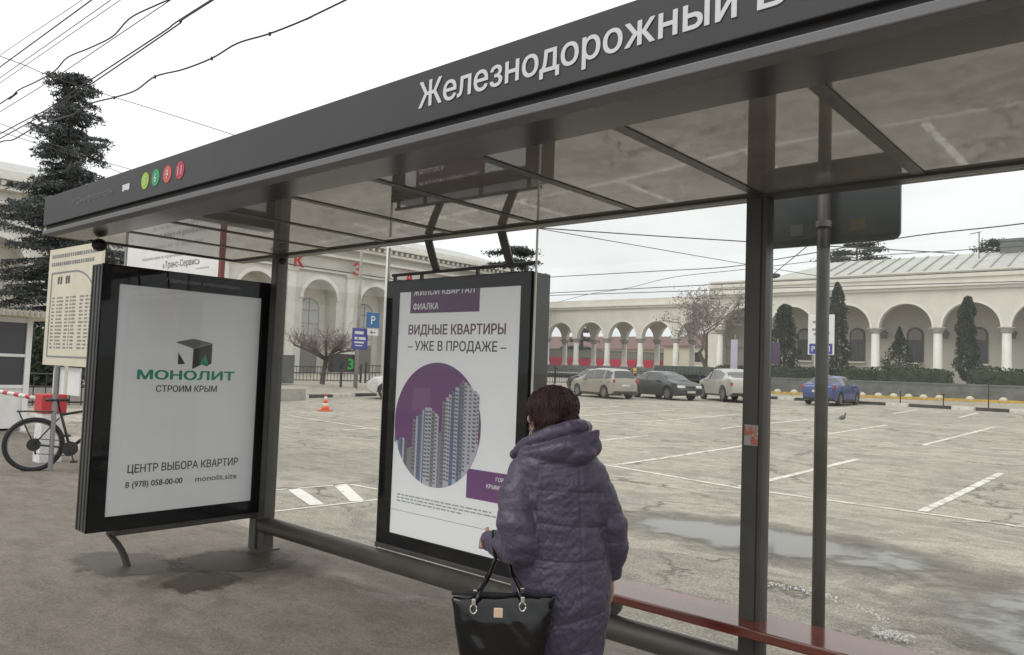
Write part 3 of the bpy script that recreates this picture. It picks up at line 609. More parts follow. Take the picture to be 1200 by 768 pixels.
# left building, parallel to Y at X = -60
XL = -60; LW = thing('station_hall', 'tall cream station hall with deep arches, dentil cornice and red roof letters at the left', 'building', (XL, 42, .7))
ac = [42.1+7.15*k for k in range(-9, 5)]; z0 = .5
def lyz(vs): return [(XL+d, y, z) for d, y, z in vs]
for i, c in enumerate(ac):
    seg = 18; r = 2.05; zs = 8.05; a0, a1 = c-3.575, c+3.575; zt = 13.8; vs, fs = [], []
    P = [(c-r, z0)]+[(c-r*math.cos(PI*k/seg), zs+r*math.sin(PI*k/seg)) for k in range(seg+1)]+[(c+r, z0)]
    T = [(a0, z0), (a0, zs)]+[(a0+(a1-a0)*k/seg, zt) for k in range(1, seg)]+[(a1, zs), (a1, z0)]; T = [(a0, z0)]+[(a0+(a1-a0)*(k/seg), zt) for k in range(seg+1)]+[(a1, z0)]
    n = len(P)
    vs = [(XL, p[0], p[1]) for p in P]+[(XL, t[0], t[1]) for t in T]+[(XL-1.9, p[0], p[1]) for p in P]
    for k in range(n-1): fs += [(k, k+1, n+k+1, n+k), (k+1, k, 2*n+k, 2*n+k+1)]
    MB().add(vs, fs).build('arch_bay', 'wall2', LW)
    # inner wall with tall window and door
    r2 = 1.3; bk = MB(); zs2 = 7.0
    bk.box(XL-2.3, XL-1.9, a0, a1, z0, 13.8); ib = bk.build('inner_wall', 'wall', LW)
    pts = [(XL-1.895, c-r2, z0+3.8), (XL-1.895, c+r2, z0+3.8)]+[(XL-1.895, c+r2*math.cos(PI*k/12), zs2+r2*math.sin(PI*k/12)) for k in range(13)]
    fr = MB().prism(pts, (.06, 0, 0)).build('window', 'kerb', ib)
    MB().prism([(p[0]+.065, c+(p[1]-c)*.88, 6+(p[2]-6)*.93) for p in pts], (.01, 0, 0)).build('pane', 'faint2', fr)
    b = MB(); b.box(XL-1.82, XL-1.78, c-.05, c+.05, z0+3.9, zs2+1.2).box(XL-1.82, XL-1.78, c-1.2, c+1.2, zs2-.05, zs2+.05).box(XL-1.82, XL-1.78, c-1.2, c+1.2, 5.6, 5.68); b.build('mullion', 'kerb', fr)
    MB().box(XL-1.9, XL-1.8, c-1.2, c+1.2, z0, z0+3.2).build('door', 'blind', ib)
    A = []
    for k in range(seg+1):
        a = PI*k/seg; A.append([(XL+.01, c-r*math.cos(a), zs+r*math.sin(a)), (XL+.12, c-r*math.cos(a), zs+r*math.sin(a)), (XL+.12, c-(r+.4)*math.cos(a), zs+(r+.4)*math.sin(a)), (XL+.01, c-(r+.4)*math.cos(a), zs+(r+.4)*math.sin(a))])
    MB().rings(A).build('archivolt', 'trim', LW)
    b = MB(); b.box(XL+.005, XL+.35, a0-.45, a0+.45, z0, 10.6).box(XL+.005, XL+.45, a0-.6, a0+.6, z0, z0+.9).box(XL+.005, XL+.5, a0-.62, a0+.62, 10.6, 10.9); b.build('pilaster', 'trim', LW)
b = MB(); Y0, Y1 = ac[0]-3.6, ac[-1]+3.6
for z in (9.0, 9.7): pass
b.box(XL+.003, XL+.3, Y0, Y1, 10.9, 11.1).box(XL+.003, XL+.55, Y0, Y1, 12.5, 12.75).box(XL+.003, XL+.8, Y0, Y1, 13.5, 13.78).box(XL+.003, XL+1.3, Y0, Y1, 14.2, 14.5).box(XL-1.9, XL+.2, Y0, Y1, 13.8, 14.2); b.build('cornice', 'trim', LW)
b = MB(); y = Y0
while y < Y1: b.box(XL+.2, XL+1.0, y, y+.35, 13.8, 14.18); y += .8
b.build('dentil', 'trim', LW, kind='stuff')
MB().box(XL-14, XL+.1, Y0, Y1, 14.502, 15.1).box(XL-14, XL-2.31, Y0, Y1, .5, 14.5).build('attic', 'wall2', LW)
b = MB(); b.add([(XL-.3, Y0, 15.1), (XL-.3, Y1, 15.1), (XL-7, Y1-5, 17.2), (XL-7, Y0+5, 17.2), (XL-14, Y1, 15.1), (XL-14, Y0, 15.1)], [(0, 1, 2, 3), (4, 5, 3, 2), (1, 4, 2), (5, 0, 3)]); b.build('roof', 'roof', LW)
RLt = thing('roof_letters', 'red letters of the station name fixed high on the cream hall front', 'sign', (XL+.9, 42, 11))
MB().box(XL+.31, XL+.36, 23, 62, 11.12, 11.2).build('letter_rail', 'iron', RLt)
for ch, y in zip('ВОКЗАЛ', (25.4, 32.3, 38.9, 46.0, 53.3, 60.4)):
    o = text('red_letter', ch, 'redlet', RLt, (XL+.75, y, 10.95), YD, ZD, 1.25, 1.05, .02, 'C')
    bm_ = bmesh.new(); bm_.from_mesh(o.data); r_ = bmesh.ops.extrude_face_region(bm_, geom=bm_.faces[:]); bmesh.ops.translate(bm_, verts=[v_ for v_ in r_['geom'] if isinstance(v_, bmesh.types.BMVert)], vec=(.12, 0, 0)); bm_.to_mesh(o.data); bm_.free()

# terrace, grey retaining wall, hedge
MB().poly([(-30, 52.3, TZ), (60, 52.3, TZ), (60, 110, TZ), (-30, 110, TZ)]).build('terrace', 'kerb', kind='structure')
GW = thing('retaining_wall', 'long grey stone-faced retaining wall below the clipped hedge', 'wall', (0, 52, .7))
MB().box(-22, 60, 51.9, 52.3, .4, TZ-.08).build('wall_face', 'greywall', GW); x = -22.1
for k in range(41): MB().box(x, x+1.985, 51.85, 52.35, TZ-.078, TZ+.02).build('coping_stone', 'greywall', GW); x += 2.0
def hedge(x0, x1, z1, lab):
    n = int((x1-x0)*420); P = np.random.rand(n, 3); P[:, 0] = x0+P[:, 0]*(x1-x0); P[:, 1] = 53.0+P[:, 1]*1.3
    t = P[:, 2]; P[:, 2] = TZ+t*(z1-TZ)*(1+.08*np.sin(P[:, 0]*1.3))*np.minimum(1, .72+.5*np.minimum(P[:, 0]-x0, x1-P[:, 0]))
    H = thing('hedge', lab, 'hedge', ((x0+x1)/2, 53.6, TZ)); leaves('foliage', P, .16, 'hedge', H, (1, .7))
    MB().box(x0+.3, x1-.3, 53.2, 54.1, TZ, z1-.25).build('inner_branches', 'hedge', H, bevel=.1)
hedge(-22, -13.9, 2.66, 'dark clipped hedge left of the tall thuja, behind the parked blue car'); hedge(-12.7, -5.2, 2.78, 'long dark clipped hedge between the two column thujas'); hedge(-4.3, 18, 2.9, 'dark rounded hedge at the far right edge of the terrace')
# rising terrain in the middle distance
MB().poly([(-140, 84, 2.4), (80, 84, 1.9), (80, 400, 2.5), (-140, 400, 2.5)]).build('platform_ground', 'kerb', kind='structure')
MB().poly([(-75, 76.0, 1.4), (-30.1, 76.0, 1.4), (-30.1, 84, 2.4), (-75, 84, 2.4)]).build('forecourt', 'kerb', kind='structure')

# kerbs of the lot
def kerb(P0, P1, n, first, cut=None):
    P0, P1 = Vector(P0), Vector(P1); d = (P1-P0)/n; u = d.normalized(); q = Vector((-u.y, u.x, 0))*.09; K = bpy.data.objects.new('kerb', None); COL.objects.link(K); K['kind'] = 'structure'
    for i in range(n):
        c = P0+d*(i+.5); z = g(c.y); blk = (i+first) % 2
        MB().obox((c.x, c.y, z+.06), d*.485, q, (0, 0, .08)).build('kerb_stone', 'kblack' if blk else 'kwhite', K, bevel=.012)
kerb((-21.1, 11.1, 0), (-22.2, 21.5, 0), 8, 0)
K2 = bpy.data.objects.new('kerb', None); COL.objects.link(K2); K2['kind'] = 'structure'; xk = -13.2
for i, ln in enumerate((2.2, 1.0, 1.6, .9, 2.2, 1.1, 1.9, 1.0, 1.4, .9, 1.5, 1.6)):
    yk = 38.8-.055*(xk+13.2); MB().obox((xk+ln/2, yk, g(yk)+.07), (ln/2-.03, -.02, 0), (0, .10, 0), (0, 0, .085)).build('kerb_stone', 'kwhite' if i % 2 else 'kblack', K2, bevel=.012); xk += ln
K = bpy.data.objects.new('far_kerb', None); COL.objects.link(K); K['kind'] = 'structure'
for i in range(36):
    c = (-24+i*1.5, 44.6+(-24+i*1.5)*.29+7.5, 0); MB().obox((c[0], c[1]-.2, g(c[1])+.07), (.735, .21, 0), (-.03, .10, 0), (0, 0, .08)).build('kerb_stone', 'yellow', K)
for i, (x, y) in enumerate([(-14.4, 47.2), (-13.3, 47.55), (-9.35, 48.7), (-8.44, 49.0), (-7.6, 49.24), (-6.8, 49.47), (-6, 49.7), (-5.18, 50), (-3.6, 50.4), (-1.93, 50.9)]):
    if i == 0:
        D0 = thing('concrete_dome', '', 'bollard', (x, y, g(y))); MB().lathe([(.27, 0), (.27, .10)], (x, y, g(y)), 14).build('base', 'yellow', D0); MB().lathe([(.25, .10), (.235, .2), (.18, .28), (.1, .33), (.02, .345)], (x, y, g(y)), 14).build('cap', 'dome', D0, smooth=True); d_ = D0
    else: d_ = copy_tree(D0); d_.location = (x, y-.3, g(y))
    d_['label'] = ['yellow and white dome bollard nearest the right side of the main shelter post', 'yellow dome bollard just left of the parked blue car', 'first dome bollard right of the parked blue car', 'second dome bollard right of the parked blue car', 'third dome bollard right of the parked blue car', 'fourth dome bollard right of the parked blue car', 'fifth dome bollard right of the parked blue car', 'sixth dome bollard right of the parked blue car, last of the close row', 'lone dome bollard below the column thuja, second from the right edge', 'rightmost yellow dome bollard near the edge of the photo'][i]
    d_['group'] = 'dome bollards along the yellow kerb'
for i, (x, y, h) in enumerate([(-7.5, 41.4, .65), (-4.95, 39.8, .7), (-3.1, 40.5, .65), (-.8, 38.5, 1.25)]):
    o = MB().tube([(0, 0, 0), (0, 0, h)], .03, 6).ball((0, 0, h), .045, 6, 4).build('bollard', 'iron'); o.location = (x, y, g(y))
    tag(o, ['thin black post just right of the parked blue car', 'second thin black post from the blue car behind the kerb', 'third thin black post from the blue car behind the kerb', 'tallest thin black post, rightmost behind the kerb'][i], 'bollard', 'thin black posts behind the kerb')

# iron fences
def fence(pts, h, lab, step=.16, post=3.):
    F_ = thing('iron_fence', lab, 'fence', (*pts[0], g(pts[0][1]))); bars = MB(); nb = 0
    for (x0, y0), (x1, y1) in zip(pts[:-1], pts[1:]):
        a, c = Vector((x0, y0, g(y0))), Vector((x1, y1, g(y1))); d = c-a; n = int(d.length/step); np_ = max(1, int(d.length/post))
        for k in range(n+1):
            p = a+d*k/n; bars.obox(p+Vector((0, 0, h*.5)), (.012, 0, 0), (0, .012, 0), (0, 0, h*.45))
        for z in (.15, h*.55, h-.12): MB().tube([a+Vector((0, 0, z)), c+Vector((0, 0, z))], .028, 4).build('rail', 'iron', F_)
        for k in range(np_+1):
            p = a+d*k/np_; MB().box(p.x-.05, p.x+.05, p.y-.05, p.y+.05, p.z, p.z+h+.1).build('post', 'iron', F_)
    bars.build('bars', 'iron', F_, kind='stuff')
fence([(-42, 12), (-38, 24.2), (-36, 29)], 1.15, 'black iron fence in front of the station hall at the left', .22)
fence([(-36, 29.4), (-31.9, 45.3), (-31.2, 50.2), (-21.5, 49.9)], 1.3, 'black iron fence behind the beige parked car', .25)

# ================================================================ TREES
def tree_root(name, lab, x, y, z, group=None): return thing(name, lab, 'tree', (x, y, z), 0, group)
T = tree_root('spruce_tree', 'tall ragged grey-green spruce behind the left end of the shelter', -27.3, 7.3, 0)
zt = 13.0; MB().tube([(-27.3, 7.3, 0), (-27.2, 7.3, 6), (-26.95, 7.15, 10), (-27.1, 7.2, zt-.3)], [.28, .2, .1, .03], 8).build('trunk', 'bark', T)
prof = [(0, 1.7), (2.5, 2.4), (5, 2.5), (7, 2.25), (8.2, 2.0), (9, 1.35), (10, 1.15), (11, .8), (11.8, .62), (12.4, .75), (13.0, .3)]
def pr(z):
    for (a, ra), (c, rc) in zip(prof[:-1], prof[1:]):
        if a <= z <= c: return ra+(rc-ra)*(z-a)/(c-a)
    return .2
pts = []; br = MB(); z = .9
while z < 12.8:
    k = random.randint(5, 7); a0 = random.uniform(0, 6.3)
    for j in range(k):
        a = a0+2*PI*j/k+random.uniform(-.5, .5); R_ = pr(z)*random.choice((.5, .75, 1., 1.2, 1.5)); droop = R_*random.uniform(.05, .35); bx, by = -27.2, 7.25
        P = [(bx, by, z), (bx+R_*.5*math.cos(a), by+R_*.5*math.sin(a), z-droop*.25), (bx+R_*math.cos(a), by+R_*math.sin(a), z-droop+R_*.08)]
        br.tube(P, [.035, .02, .008], 4)
        ns = int(3+R_*9)
        for q in range(ns):
            t = (q+random.random())/ns*.92+.12; c = Vector(P[0]).lerp(Vector(P[1]), t*2) if t < .5 else Vector(P[1]).lerp(Vector(P[2]), t*2-1); wd_ = .11+.26*t*(1.15-t)*1.6
            side_ = Vector((-math.sin(a), math.cos(a), 0))
            for _ in range(24):
                u_ = random.gauss(0, wd_*.75); pts.append((c.x+side_.x*u_+random.gauss(0, .07), c.y+side_.y*u_+random.gauss(0, .07), c.z-abs(random.gauss(0, .11))-abs(u_)*.25+.03))
    z += random.uniform(.2, .42)
br.build('branches', 'bark', T, kind='stuff'); leaves('crown', pts, .15, 'spruce', T, (1, .3))

def column_tree(lab, x, y, z0, h, r, m='thuja', n=5200, cone=.3, nm='thuja_tree', grp=None):
    T = tree_root(nm, lab, x, y, z0, grp); P = []
    MB().tube([(x, y, z0), (x, y, z0+h*.9)], [.1, .03], 6).build('trunk', 'bark', T)
    for i in range(n):
        t = random.random()**.9; a = random.uniform(0, 6.283)
        rr = r*(min(1, (t+.05)*6) if t < .15 else 1)*((1-t)**cone if t > .2 else (1-.2)**cone)*(.80+.75*noise.noise(Vector((math.cos(a)*1.7, math.sin(a)*1.7, t*h*1.1+x))))
        q = rr*math.sqrt(random.uniform(.35, 1)); P.append((x+q*math.cos(a), y+q*math.sin(a), z0+.25+t*(h-.25)))
    leaves('crown', P, .20, m, T, (1.1, .4), .8)
column_tree('narrow dark thuja just right of the sign pole', -13.75, 57, TZ, 7.5, 1.45, n=7500, cone=.55)
column_tree('dark column thuja in front of the last full arch at the right', -4.95, 57, TZ, 6.1, 1.05, n=6000, cone=.35)
column_tree('broad dark thuja beside the main shelter post', -17.8, 57, TZ, 5.9, 1.35, n=7000, cone=.3)
column_tree('small loose spruce between two station columns', -9.3, 57, TZ, 4.0, 1.75, 'thuja', 2600, .95, 'young_spruce')

def bare(lab, base, h, lean, spread, m, twig, seed, levels=5, nm='bare_tree', first=.32, th=.2, puff=None):
    random.seed(seed); T = tree_root(nm, lab, *base); big = MB(); small = MB(); tips = []
    def grow(p, d, L_, r, lv):
        k = 3; pts_ = [p]; q = p.copy(); dd = d.copy()
        for i in range(k):
            dd = (dd+Vector((random.gauss(0, .12), random.gauss(0, .12), random.gauss(.03, .08)))).normalized(); q = q+dd*L_/k; pts_.append(q.copy())
        (big if lv < 2 else small).tube(pts_, [r*(1-.35*i/k) for i in range(k+1)], 6 if lv < 2 else 3, cap=False)
        if lv >= levels: tips.append(q); return
        for j in range(random.randint(2, 3)+(1 if lv > 1 else 0)):
            s = random.choice(pts_[1:]) if j else q
            nd = (dd+Vector((random.gauss(0, spread), random.gauss(0, spread), random.gauss(.12, spread*.5)))).normalized(); grow(s.copy(), nd, L_*random.uniform(.6, .82), r*.58, lv+1)
    grow(Vector(base), Vector(lean).normalized(), h*first, th, 0)
    big.build('trunk', 'bark', T); small.build('crown', m, T)
    if puff: leaves('seed_clusters', [t+Vector((random.gauss(0, .15), random.gauss(0, .15), random.gauss(0, .12))) for t in tips for _ in range(puff)], .14, twig, T, (1, .5))
bare('bare spreading tree with leaning trunk beside the white coupe', (-16.2, 42, .54), 8.6, (-.70, 0, 1), .80, 'twig', 'twig', 21, 6, first=.36, th=.19, puff=3)
random.seed(11); T = tree_root('bare_tree', 'bare knotty pollarded tree in front of the station hall arch', -33.6, 24.2, .3); big = MB(); tw = MB(); kn = []
b0 = Vector((-33.6, 24.2, .3)); fk = b0+Vector((.1, .15, 1.5)); big.tube([b0, b0+Vector((.0, .1, .8)), fk], [.17, .14, .15], 7)
for i in range(9):
    a = 2*PI*i/9+random.uniform(-.3, .3); R_ = random.uniform(1.0, 2.3); e_ = fk+Vector((R_*math.cos(a), R_*math.sin(a), random.uniform(.5, 1.2))); md = fk.lerp(e_, .5)+Vector((0, 0, -.05+random.random()*.25)); big.tube([fk, md, e_], [.10, .07, .055], 5)
    for c_ in (md, e_, md.lerp(e_, .5)):
        for k in range(15):
            d = Vector((random.gauss(0, .55), random.gauss(0, .55), random.uniform(.35, 1.1))).normalized()*random.uniform(.5, 1.3); tw.tube([c_, c_+d*.5+Vector((0, 0, .04)), c_+d], [.017, .012, .006], 3, cap=False)
            for _ in range(4): t = random.uniform(.3, 1); kn.append(c_+d*t+Vector((random.gauss(0, .07), random.gauss(0, .07), random.gauss(0, .07))))
big.build('trunk', 'bark', T); tw.build('crown', 'twig', T, kind='stuff'); leaves('withered_leaves', kn, .10, 'twig', T, (1, .6))
def cedar(lab, x, y, z0, zt, r, n, nm='cedar_tree', grp=None, tiers=6, zlow=None):
    T = tree_root(nm, lab, x, y, z0, grp); MB().tube([(x, y, z0), (x, y, zt)], [.45, .1], 7).build('trunk', 'bark', T); P = []; br = MB()
    zl = zlow or z0+(zt-z0)*.4
    for i in range(tiers):
        z = zl+(zt-zl)*i/(tiers-1)
        for j in range(6):
            a = random.uniform(0, 6.28); R_ = r*random.uniform(.5, 1.1)*(1-.35*i/tiers); br.tube([(x, y, z-.4), (x+R_*math.cos(a), y+R_*math.sin(a), z)], [.09, .03], 4)
            for q in range(n//(tiers*6)):
                t = random.uniform(.3, 1.05); P.append((x+R_*t*math.cos(a)+random.gauss(0, .5), y+R_*t*math.sin(a)+random.gauss(0, .5), z+random.gauss(0, .14)-.25*t))
    br.build('branches', 'bark', T, kind='stuff'); leaves('crown', P, .38, 'cedar', T, (1, .4))
cedar('dark flat-tiered cedar rising beside the middle light box', -52.9, 63.5, 1.2, 15.6, 4.6, 9000, zlow=8.5)
cedar('flat-topped cedar showing above the station roof near the antenna', -28.5, 111, 2.4, 21.3, 5.2, 5000, tiers=4, zlow=18.6)
cedar('smaller cedar crown above the roof beside the chimney', -12, 116, 2.4, 21.2, 3.4, 2500, tiers=3, zlow=19.6)
cedar('dark cedar seen through the leftmost open arch of the colonnade', -63, 92, 2.4, 11, 3.2, 4000, zlow=4)
def bushy(lab, x, y, z0, rx, rz, n, m='spruce'):
    T = thing('shrub', lab, 'shrub', (x, y, z0)); P = np.random.normal(size=(n, 3)); P /= np.linalg.norm(P, axis=1)[:, None]; P *= np.random.rand(n, 1)**.4; P = P*np.array([rx, rx, rz])+np.array([x, y, z0+rz*.9])
    MB().tube([(x, y, z0), (x, y, z0+rz)], .05, 5).build('stem', 'bark', T); leaves('foliage', P, .22, m, T, (1, .5))
bushy('small green shrub behind the banner top right corner', -29, 9.6, .03, .9, 3.0, 2200, 'thuja')
bushy('low dark evergreen shrub behind the ticket booth', -24, 1.6, 0, 2.2, 1.2, 3500, 'thuja'); bushy('wide dark evergreen bush between booth and timetable stand', -22, 5.2, 0, 1.6, 1.4, 2600, 'thuja')
# ================================================================ CARS
def interp(tab, x):
    if x <= tab[0][0]: return tab[0][1]
    for (a, ya), (c, yc) in zip(tab[:-1], tab[1:]):
        if x <= c:
            t = (x-a)/(c-a); t = t*t*(3-2*t)*.5+t*.5; return ya+(yc-ya)*t
    return tab[-1][1]
def car(name, lab, loc, rz, L_, W, top, belt, wb, rw, paint, side, ws, rwin, clear=.2, cat='car', plate=True, front=True):
    """x forward, y left. top: roofline table, belt: window line table, side: side-window x ranges"""
    C_ = thing(name, lab, cat, loc, rz); hw = W/2; xw = [wb/2, -wb/2]; ra = rw*1.22
    def wid(x): return hw*(1-.16*abs(x/(L_/2))**5)
    def zb(x):
        z = clear+(.12*max(0, (abs(x)/(L_/2)-.85)/.15))
        for q in xw:
            if abs(x-q) < ra: z = max(z, rw*.95+math.sqrt(ra*ra-(x-q)**2)*.98)
        return z
    def prof(x):
        zt = interp(top, x); bl = min(interp(belt, x), zt-.04); w_ = wid(x); k = min(1, max(0, (zt-bl-.05)/.35)); wr = w_*(.93-.20*k); return zt, bl, w_, wr
    xs_ = [-L_/2+L_*i/84 for i in range(85)]; rs = []
    for i, x in enumerate(xs_):
        zt, bl, w_, wr = prof(x); b_ = zb(x); e_ = min(1, min(i, 84-i)/2.5)**.5; b2 = max(b_, clear); mid = max(.52, b_+.05); bl = max(bl, mid+.03); zt = max(zt, bl+.02)
        zc = .55; sq = .72+.28*e_
        half = [(0, clear+.05), (w_*.84, b2), (w_*.975, b2+.03), (w_, mid), (w_*.975, bl), (wr, zt-.07 if zt-bl > .2 else zt-.02), (wr*.82, zt-.018 if zt-bl > .2 else zt-.004), (0, zt)]
        half = [(y, zc+(z-zc)*sq) if not (1 <= j <= 2 and b_ > clear+.13) else (y, z) for j, (y, z) in enumerate(half)]
        rs.append([(x, y, z) for y, z in half]+[(x, -y, z) for y, z in half[-2:0:-1]])
    body = MB().rings(rs).build('body', paint, C_, smooth=True, world=False)
    md = body.modifiers.new('edge', 'EDGE_SPLIT'); md.split_angle = math.radians(38)
    def skin(nm, m, x0, x1, s, z0f, z1f, off=.008, par=body):
        vs, fs = [], []; n = 10
        for i in range(n+1):
            x = x0+(x1-x0)*i/n; zt, bl, w_, wr = prof(x); za, zc_ = bl+.03+z0f(i/n), zt-.10-z1f(i/n); zc_ = max(zc_, za+.01)
            for z in (za, zc_):
                t = (z-bl)/max(.05, zt-.07-bl); y = w_*.975+(wr-w_*.975)*t+off; vs.append((x, s*y, z+.003))
        for i in range(n): fs.append((2*i, 2*i+2, 2*i+3, 2*i+1) if s < 0 else (2*i, 2*i+1, 2*i+3, 2*i+2))
        MB().add(vs, fs).build(nm, m, par, world=False, smooth=True)
    z_ = lambda t: 0.
    for s in (1, -1):
        for (a, c) in side: skin('side_window', 'carglass', a, c, s, z_, z_)
    for (a, c, nm) in ((*ws, 'windscreen'), (*rwin, 'rear_window')):
        vs, fs = [], []; n = 6
        for i in range(n+1):
            x = a+(c-a)*i/n; zt, bl, w_, wr = prof(x)
            for k in range(7): q = (k-3)/3; vs.append((x+(.012 if a > 0 else -.012), wr*.93*q, zt+.012-.03*q*q))
        for i in range(n):
            for k in range(6): fs.append((i*7+k, i*7+k+1, i*7+k+8, i*7+k+7))
        MB().add(vs, fs).build(nm, 'carglass', body, world=False, smooth=True)
    for x in xw:
        for s in (1, -1):
            wl = MB().rings([[(x+r*math.cos(2*PI*k/20), s*(hw-.02-d), rw+r*math.sin(2*PI*k/20)) for k in range(20)] for r, d in ((rw*.6, .02), (rw*.66, .0), (rw*.93, .0), (rw, .03), (rw, .18), (rw*.8, .2))]).build('wheel', 'tyre', C_, world=False, smooth=True)
            b = MB().rings([[(x+r*math.cos(2*PI*k/20), s*(hw-.02-d), rw+r*math.sin(2*PI*k/20)) for k in range(20)] for r, d in ((rw*.62, .012), (rw*.55, .03), (rw*.2, .025))])
            b.build('rim', 'alloy', wl, world=False)
            b = MB()
            for k in range(5):
                a = 2*PI*k/5+.6; b.obox((x+rw*.38*math.cos(a), s*(hw-.047+.02), rw+rw*.38*math.sin(a)), (rw*.2*math.cos(a), 0, rw*.2*math.sin(a)), (0, .004, 0), (-rw*.07*math.sin(a), 0, rw*.07*math.cos(a)))
            b.build('rim_slots', 'tyre', wl, world=False)
    zf = interp(top, L_/2-.25); zr = interp(top, -L_/2+.2); lh = min(zf, .78)-.10; lr = max(.68, min(zr, 1.0)-.12)
    for s in (1, -1):
        MB().obox((L_/2-.10, s*hw*.66, lh), (.07, -s*.07, 0), (s*.03, hw*.19, 0), (-.02, 0, .065)).build('headlight', 'lamp', body, world=False, bevel=.02)
        MB().obox((-L_/2+.07, s*hw*.76, lr), (.05, -s*.045, 0), (-s*.03, hw*.13, 0), (.015, 0, .085)).build('tail_light', 'tail', body, world=False, bevel=.02)
        MB().obox((ws[0]-.05+.0, s*(hw+.08), interp(belt, ws[0])+.05), (.06, 0, 0), (0, .08, 0), (0, 0, .055)).build('mirror', paint if cat == 'car' else 'plastic', C_, world=False, bevel=.02)
        for x in (side[0][0]+.12, side[1][0]+.12): MB().obox((x, s*(hw+.0), interp(belt, x)-.10), (.08, 0, 0), (0, .018, 0), (0, 0, .015)).build('door_handle', paint, body, world=False)
        MB().box(-wb/2+ra, wb/2-ra, s*hw-.03, s*hw+.008, clear-.0, clear+.08).build('sill', 'plastic', body, world=False)
    MB().box(L_/2-.10, L_/2+.005, -hw*.42, hw*.42, .36, .50).build('grille', 'plastic', body, world=False, bevel=.01)
    MB().box(L_/2-.06, L_/2+.004, -hw*.3, hw*.3, lh-.05, lh+.03).build('grille', 'plastic', body, world=False, bevel=.01)
    MB().box(-L_/2-.004, -L_/2+.2, -hw*.8, hw*.8, clear+.06, clear+.2).build('rear_bumper', 'plastic', body, world=False, bevel=.02)
    MB().box(L_/2+.006, L_/2+.014, -.26, .26, .37, .48).build('number_plate', 'kwhite', body, world=False)
    MB().box(-L_/2-.012, -L_/2-.0, -.26, .26, .62, .73).build('number_plate', 'kwhite', body, world=False)
    return C_
cp = lambda n, c, r=.35: mat(n, c, r, metal=.25, spec=.6, var=.05, vs=2, coat=.4)
M['cbeige'] = cp('car_beige', (.33, .305, .265)); M['cdark'] = cp('car_graphite', (.05, .056, .062)); M['csilver'] = cp('car_pale_champagne', (.40, .385, .34)); M['cblue'] = cp('car_blue', (.03, .055, .19)); M['cwhite'] = cp('car_white', (.62, .61, .58)); M['cblack'] = cp('car_black', (.02, .022, .025))
hatch = [(-2.0, .80), (-1.93, 1.02), (-1.72, 1.42), (-1.3, 1.51), (-.3, 1.53), (.45, 1.44), (1.15, 1.02), (1.75, .90), (1.95, .72), (2.02, .60)]
sedan = [(-2.2, .72), (-2.12, 1.02), (-1.55, 1.07), (-1.0, 1.36), (-.5, 1.45), (.2, 1.44), (.7, 1.30), (1.25, 1.0), (1.9, .88), (2.1, .74), (2.2, .6)]
coupe = [(-2.4, .85), (-2.33, 1.12), (-2.0, 1.20), (-1.2, 1.52), (-.4, 1.67), (.35, 1.66), (.85, 1.50), (1.4, 1.14), (2.1, 1.02), (2.35, .85), (2.42, .65)]
B1 = [(-2.2, .98), (0, .92), (1.3, .86)]; B2 = [(-2.5, 1.14), (0, 1.06), (1.5, .98)]
def hd(dx, dy): return math.atan2(dy, dx)
def at(x, y): return (x, y, g(y))
car('estate_car', 'beige compact estate car parked side-on behind the woman', at(-16.7, 29.7), hd(-.93, .37), 4.0, 1.69, hatch, B1, 2.5, .30, 'cbeige', [(-1.72, -1.22), (-1.12, -.28), (-.2, .62)], (.50, 1.12), (-1.90, -1.74))
car('sedan_car', 'dark graphite sedan facing the camera right beside the beige estate', at(-14.5, 32.1), hd(.93, -.37), 4.4, 1.72, sedan, B1, 2.6, .31, 'cdark', [(-1.15, -.42), (-.32, .6)], (.72, 1.22), (-1.5, -1.05))
car('sedan_car', 'black car mostly hidden behind the roof of the beige estate', at(-19.6, 33.3), hd(-.93, .37), 4.3, 1.72, sedan, B1, 2.6, .31, 'cblack', [(-1.15, -.42), (-.32, .6)], (.72, 1.22), (-1.5, -1.05))
car('coupe_suv', 'pale champagne coupe-backed off-roader half hidden by the main shelter post', at(-11.6, 33.8), hd(-.72, .69), 4.8, 1.95, coupe, B2, 2.93, .37, 'csilver', [(-1.3, -.55), (-.45, .55)], (.86, 1.36), (-1.95, -1.3), clear=.27)
car('sedan_car', 'blue sedan parked nose to the kerb behind the sign pole', at(-7.15, 36.0), hd(-.0, 1), 4.25, 1.70, sedan, B1, 2.5, .31, 'cblue', [(-1.15, -.42), (-.32, .6)], (.72, 1.22), (-1.5, -1.05))
car('hatchback_car', 'white hatchback mostly hidden behind the middle light box', at(-19.3, 18.9), hd(-.63, -.78), 4.0, 1.69, hatch, B1, 2.5, .30, 'cwhite', [(-1.72, -1.22), (-1.12, -.28), (-.2, .62)], (.50, 1.12), (-1.90, -1.74))

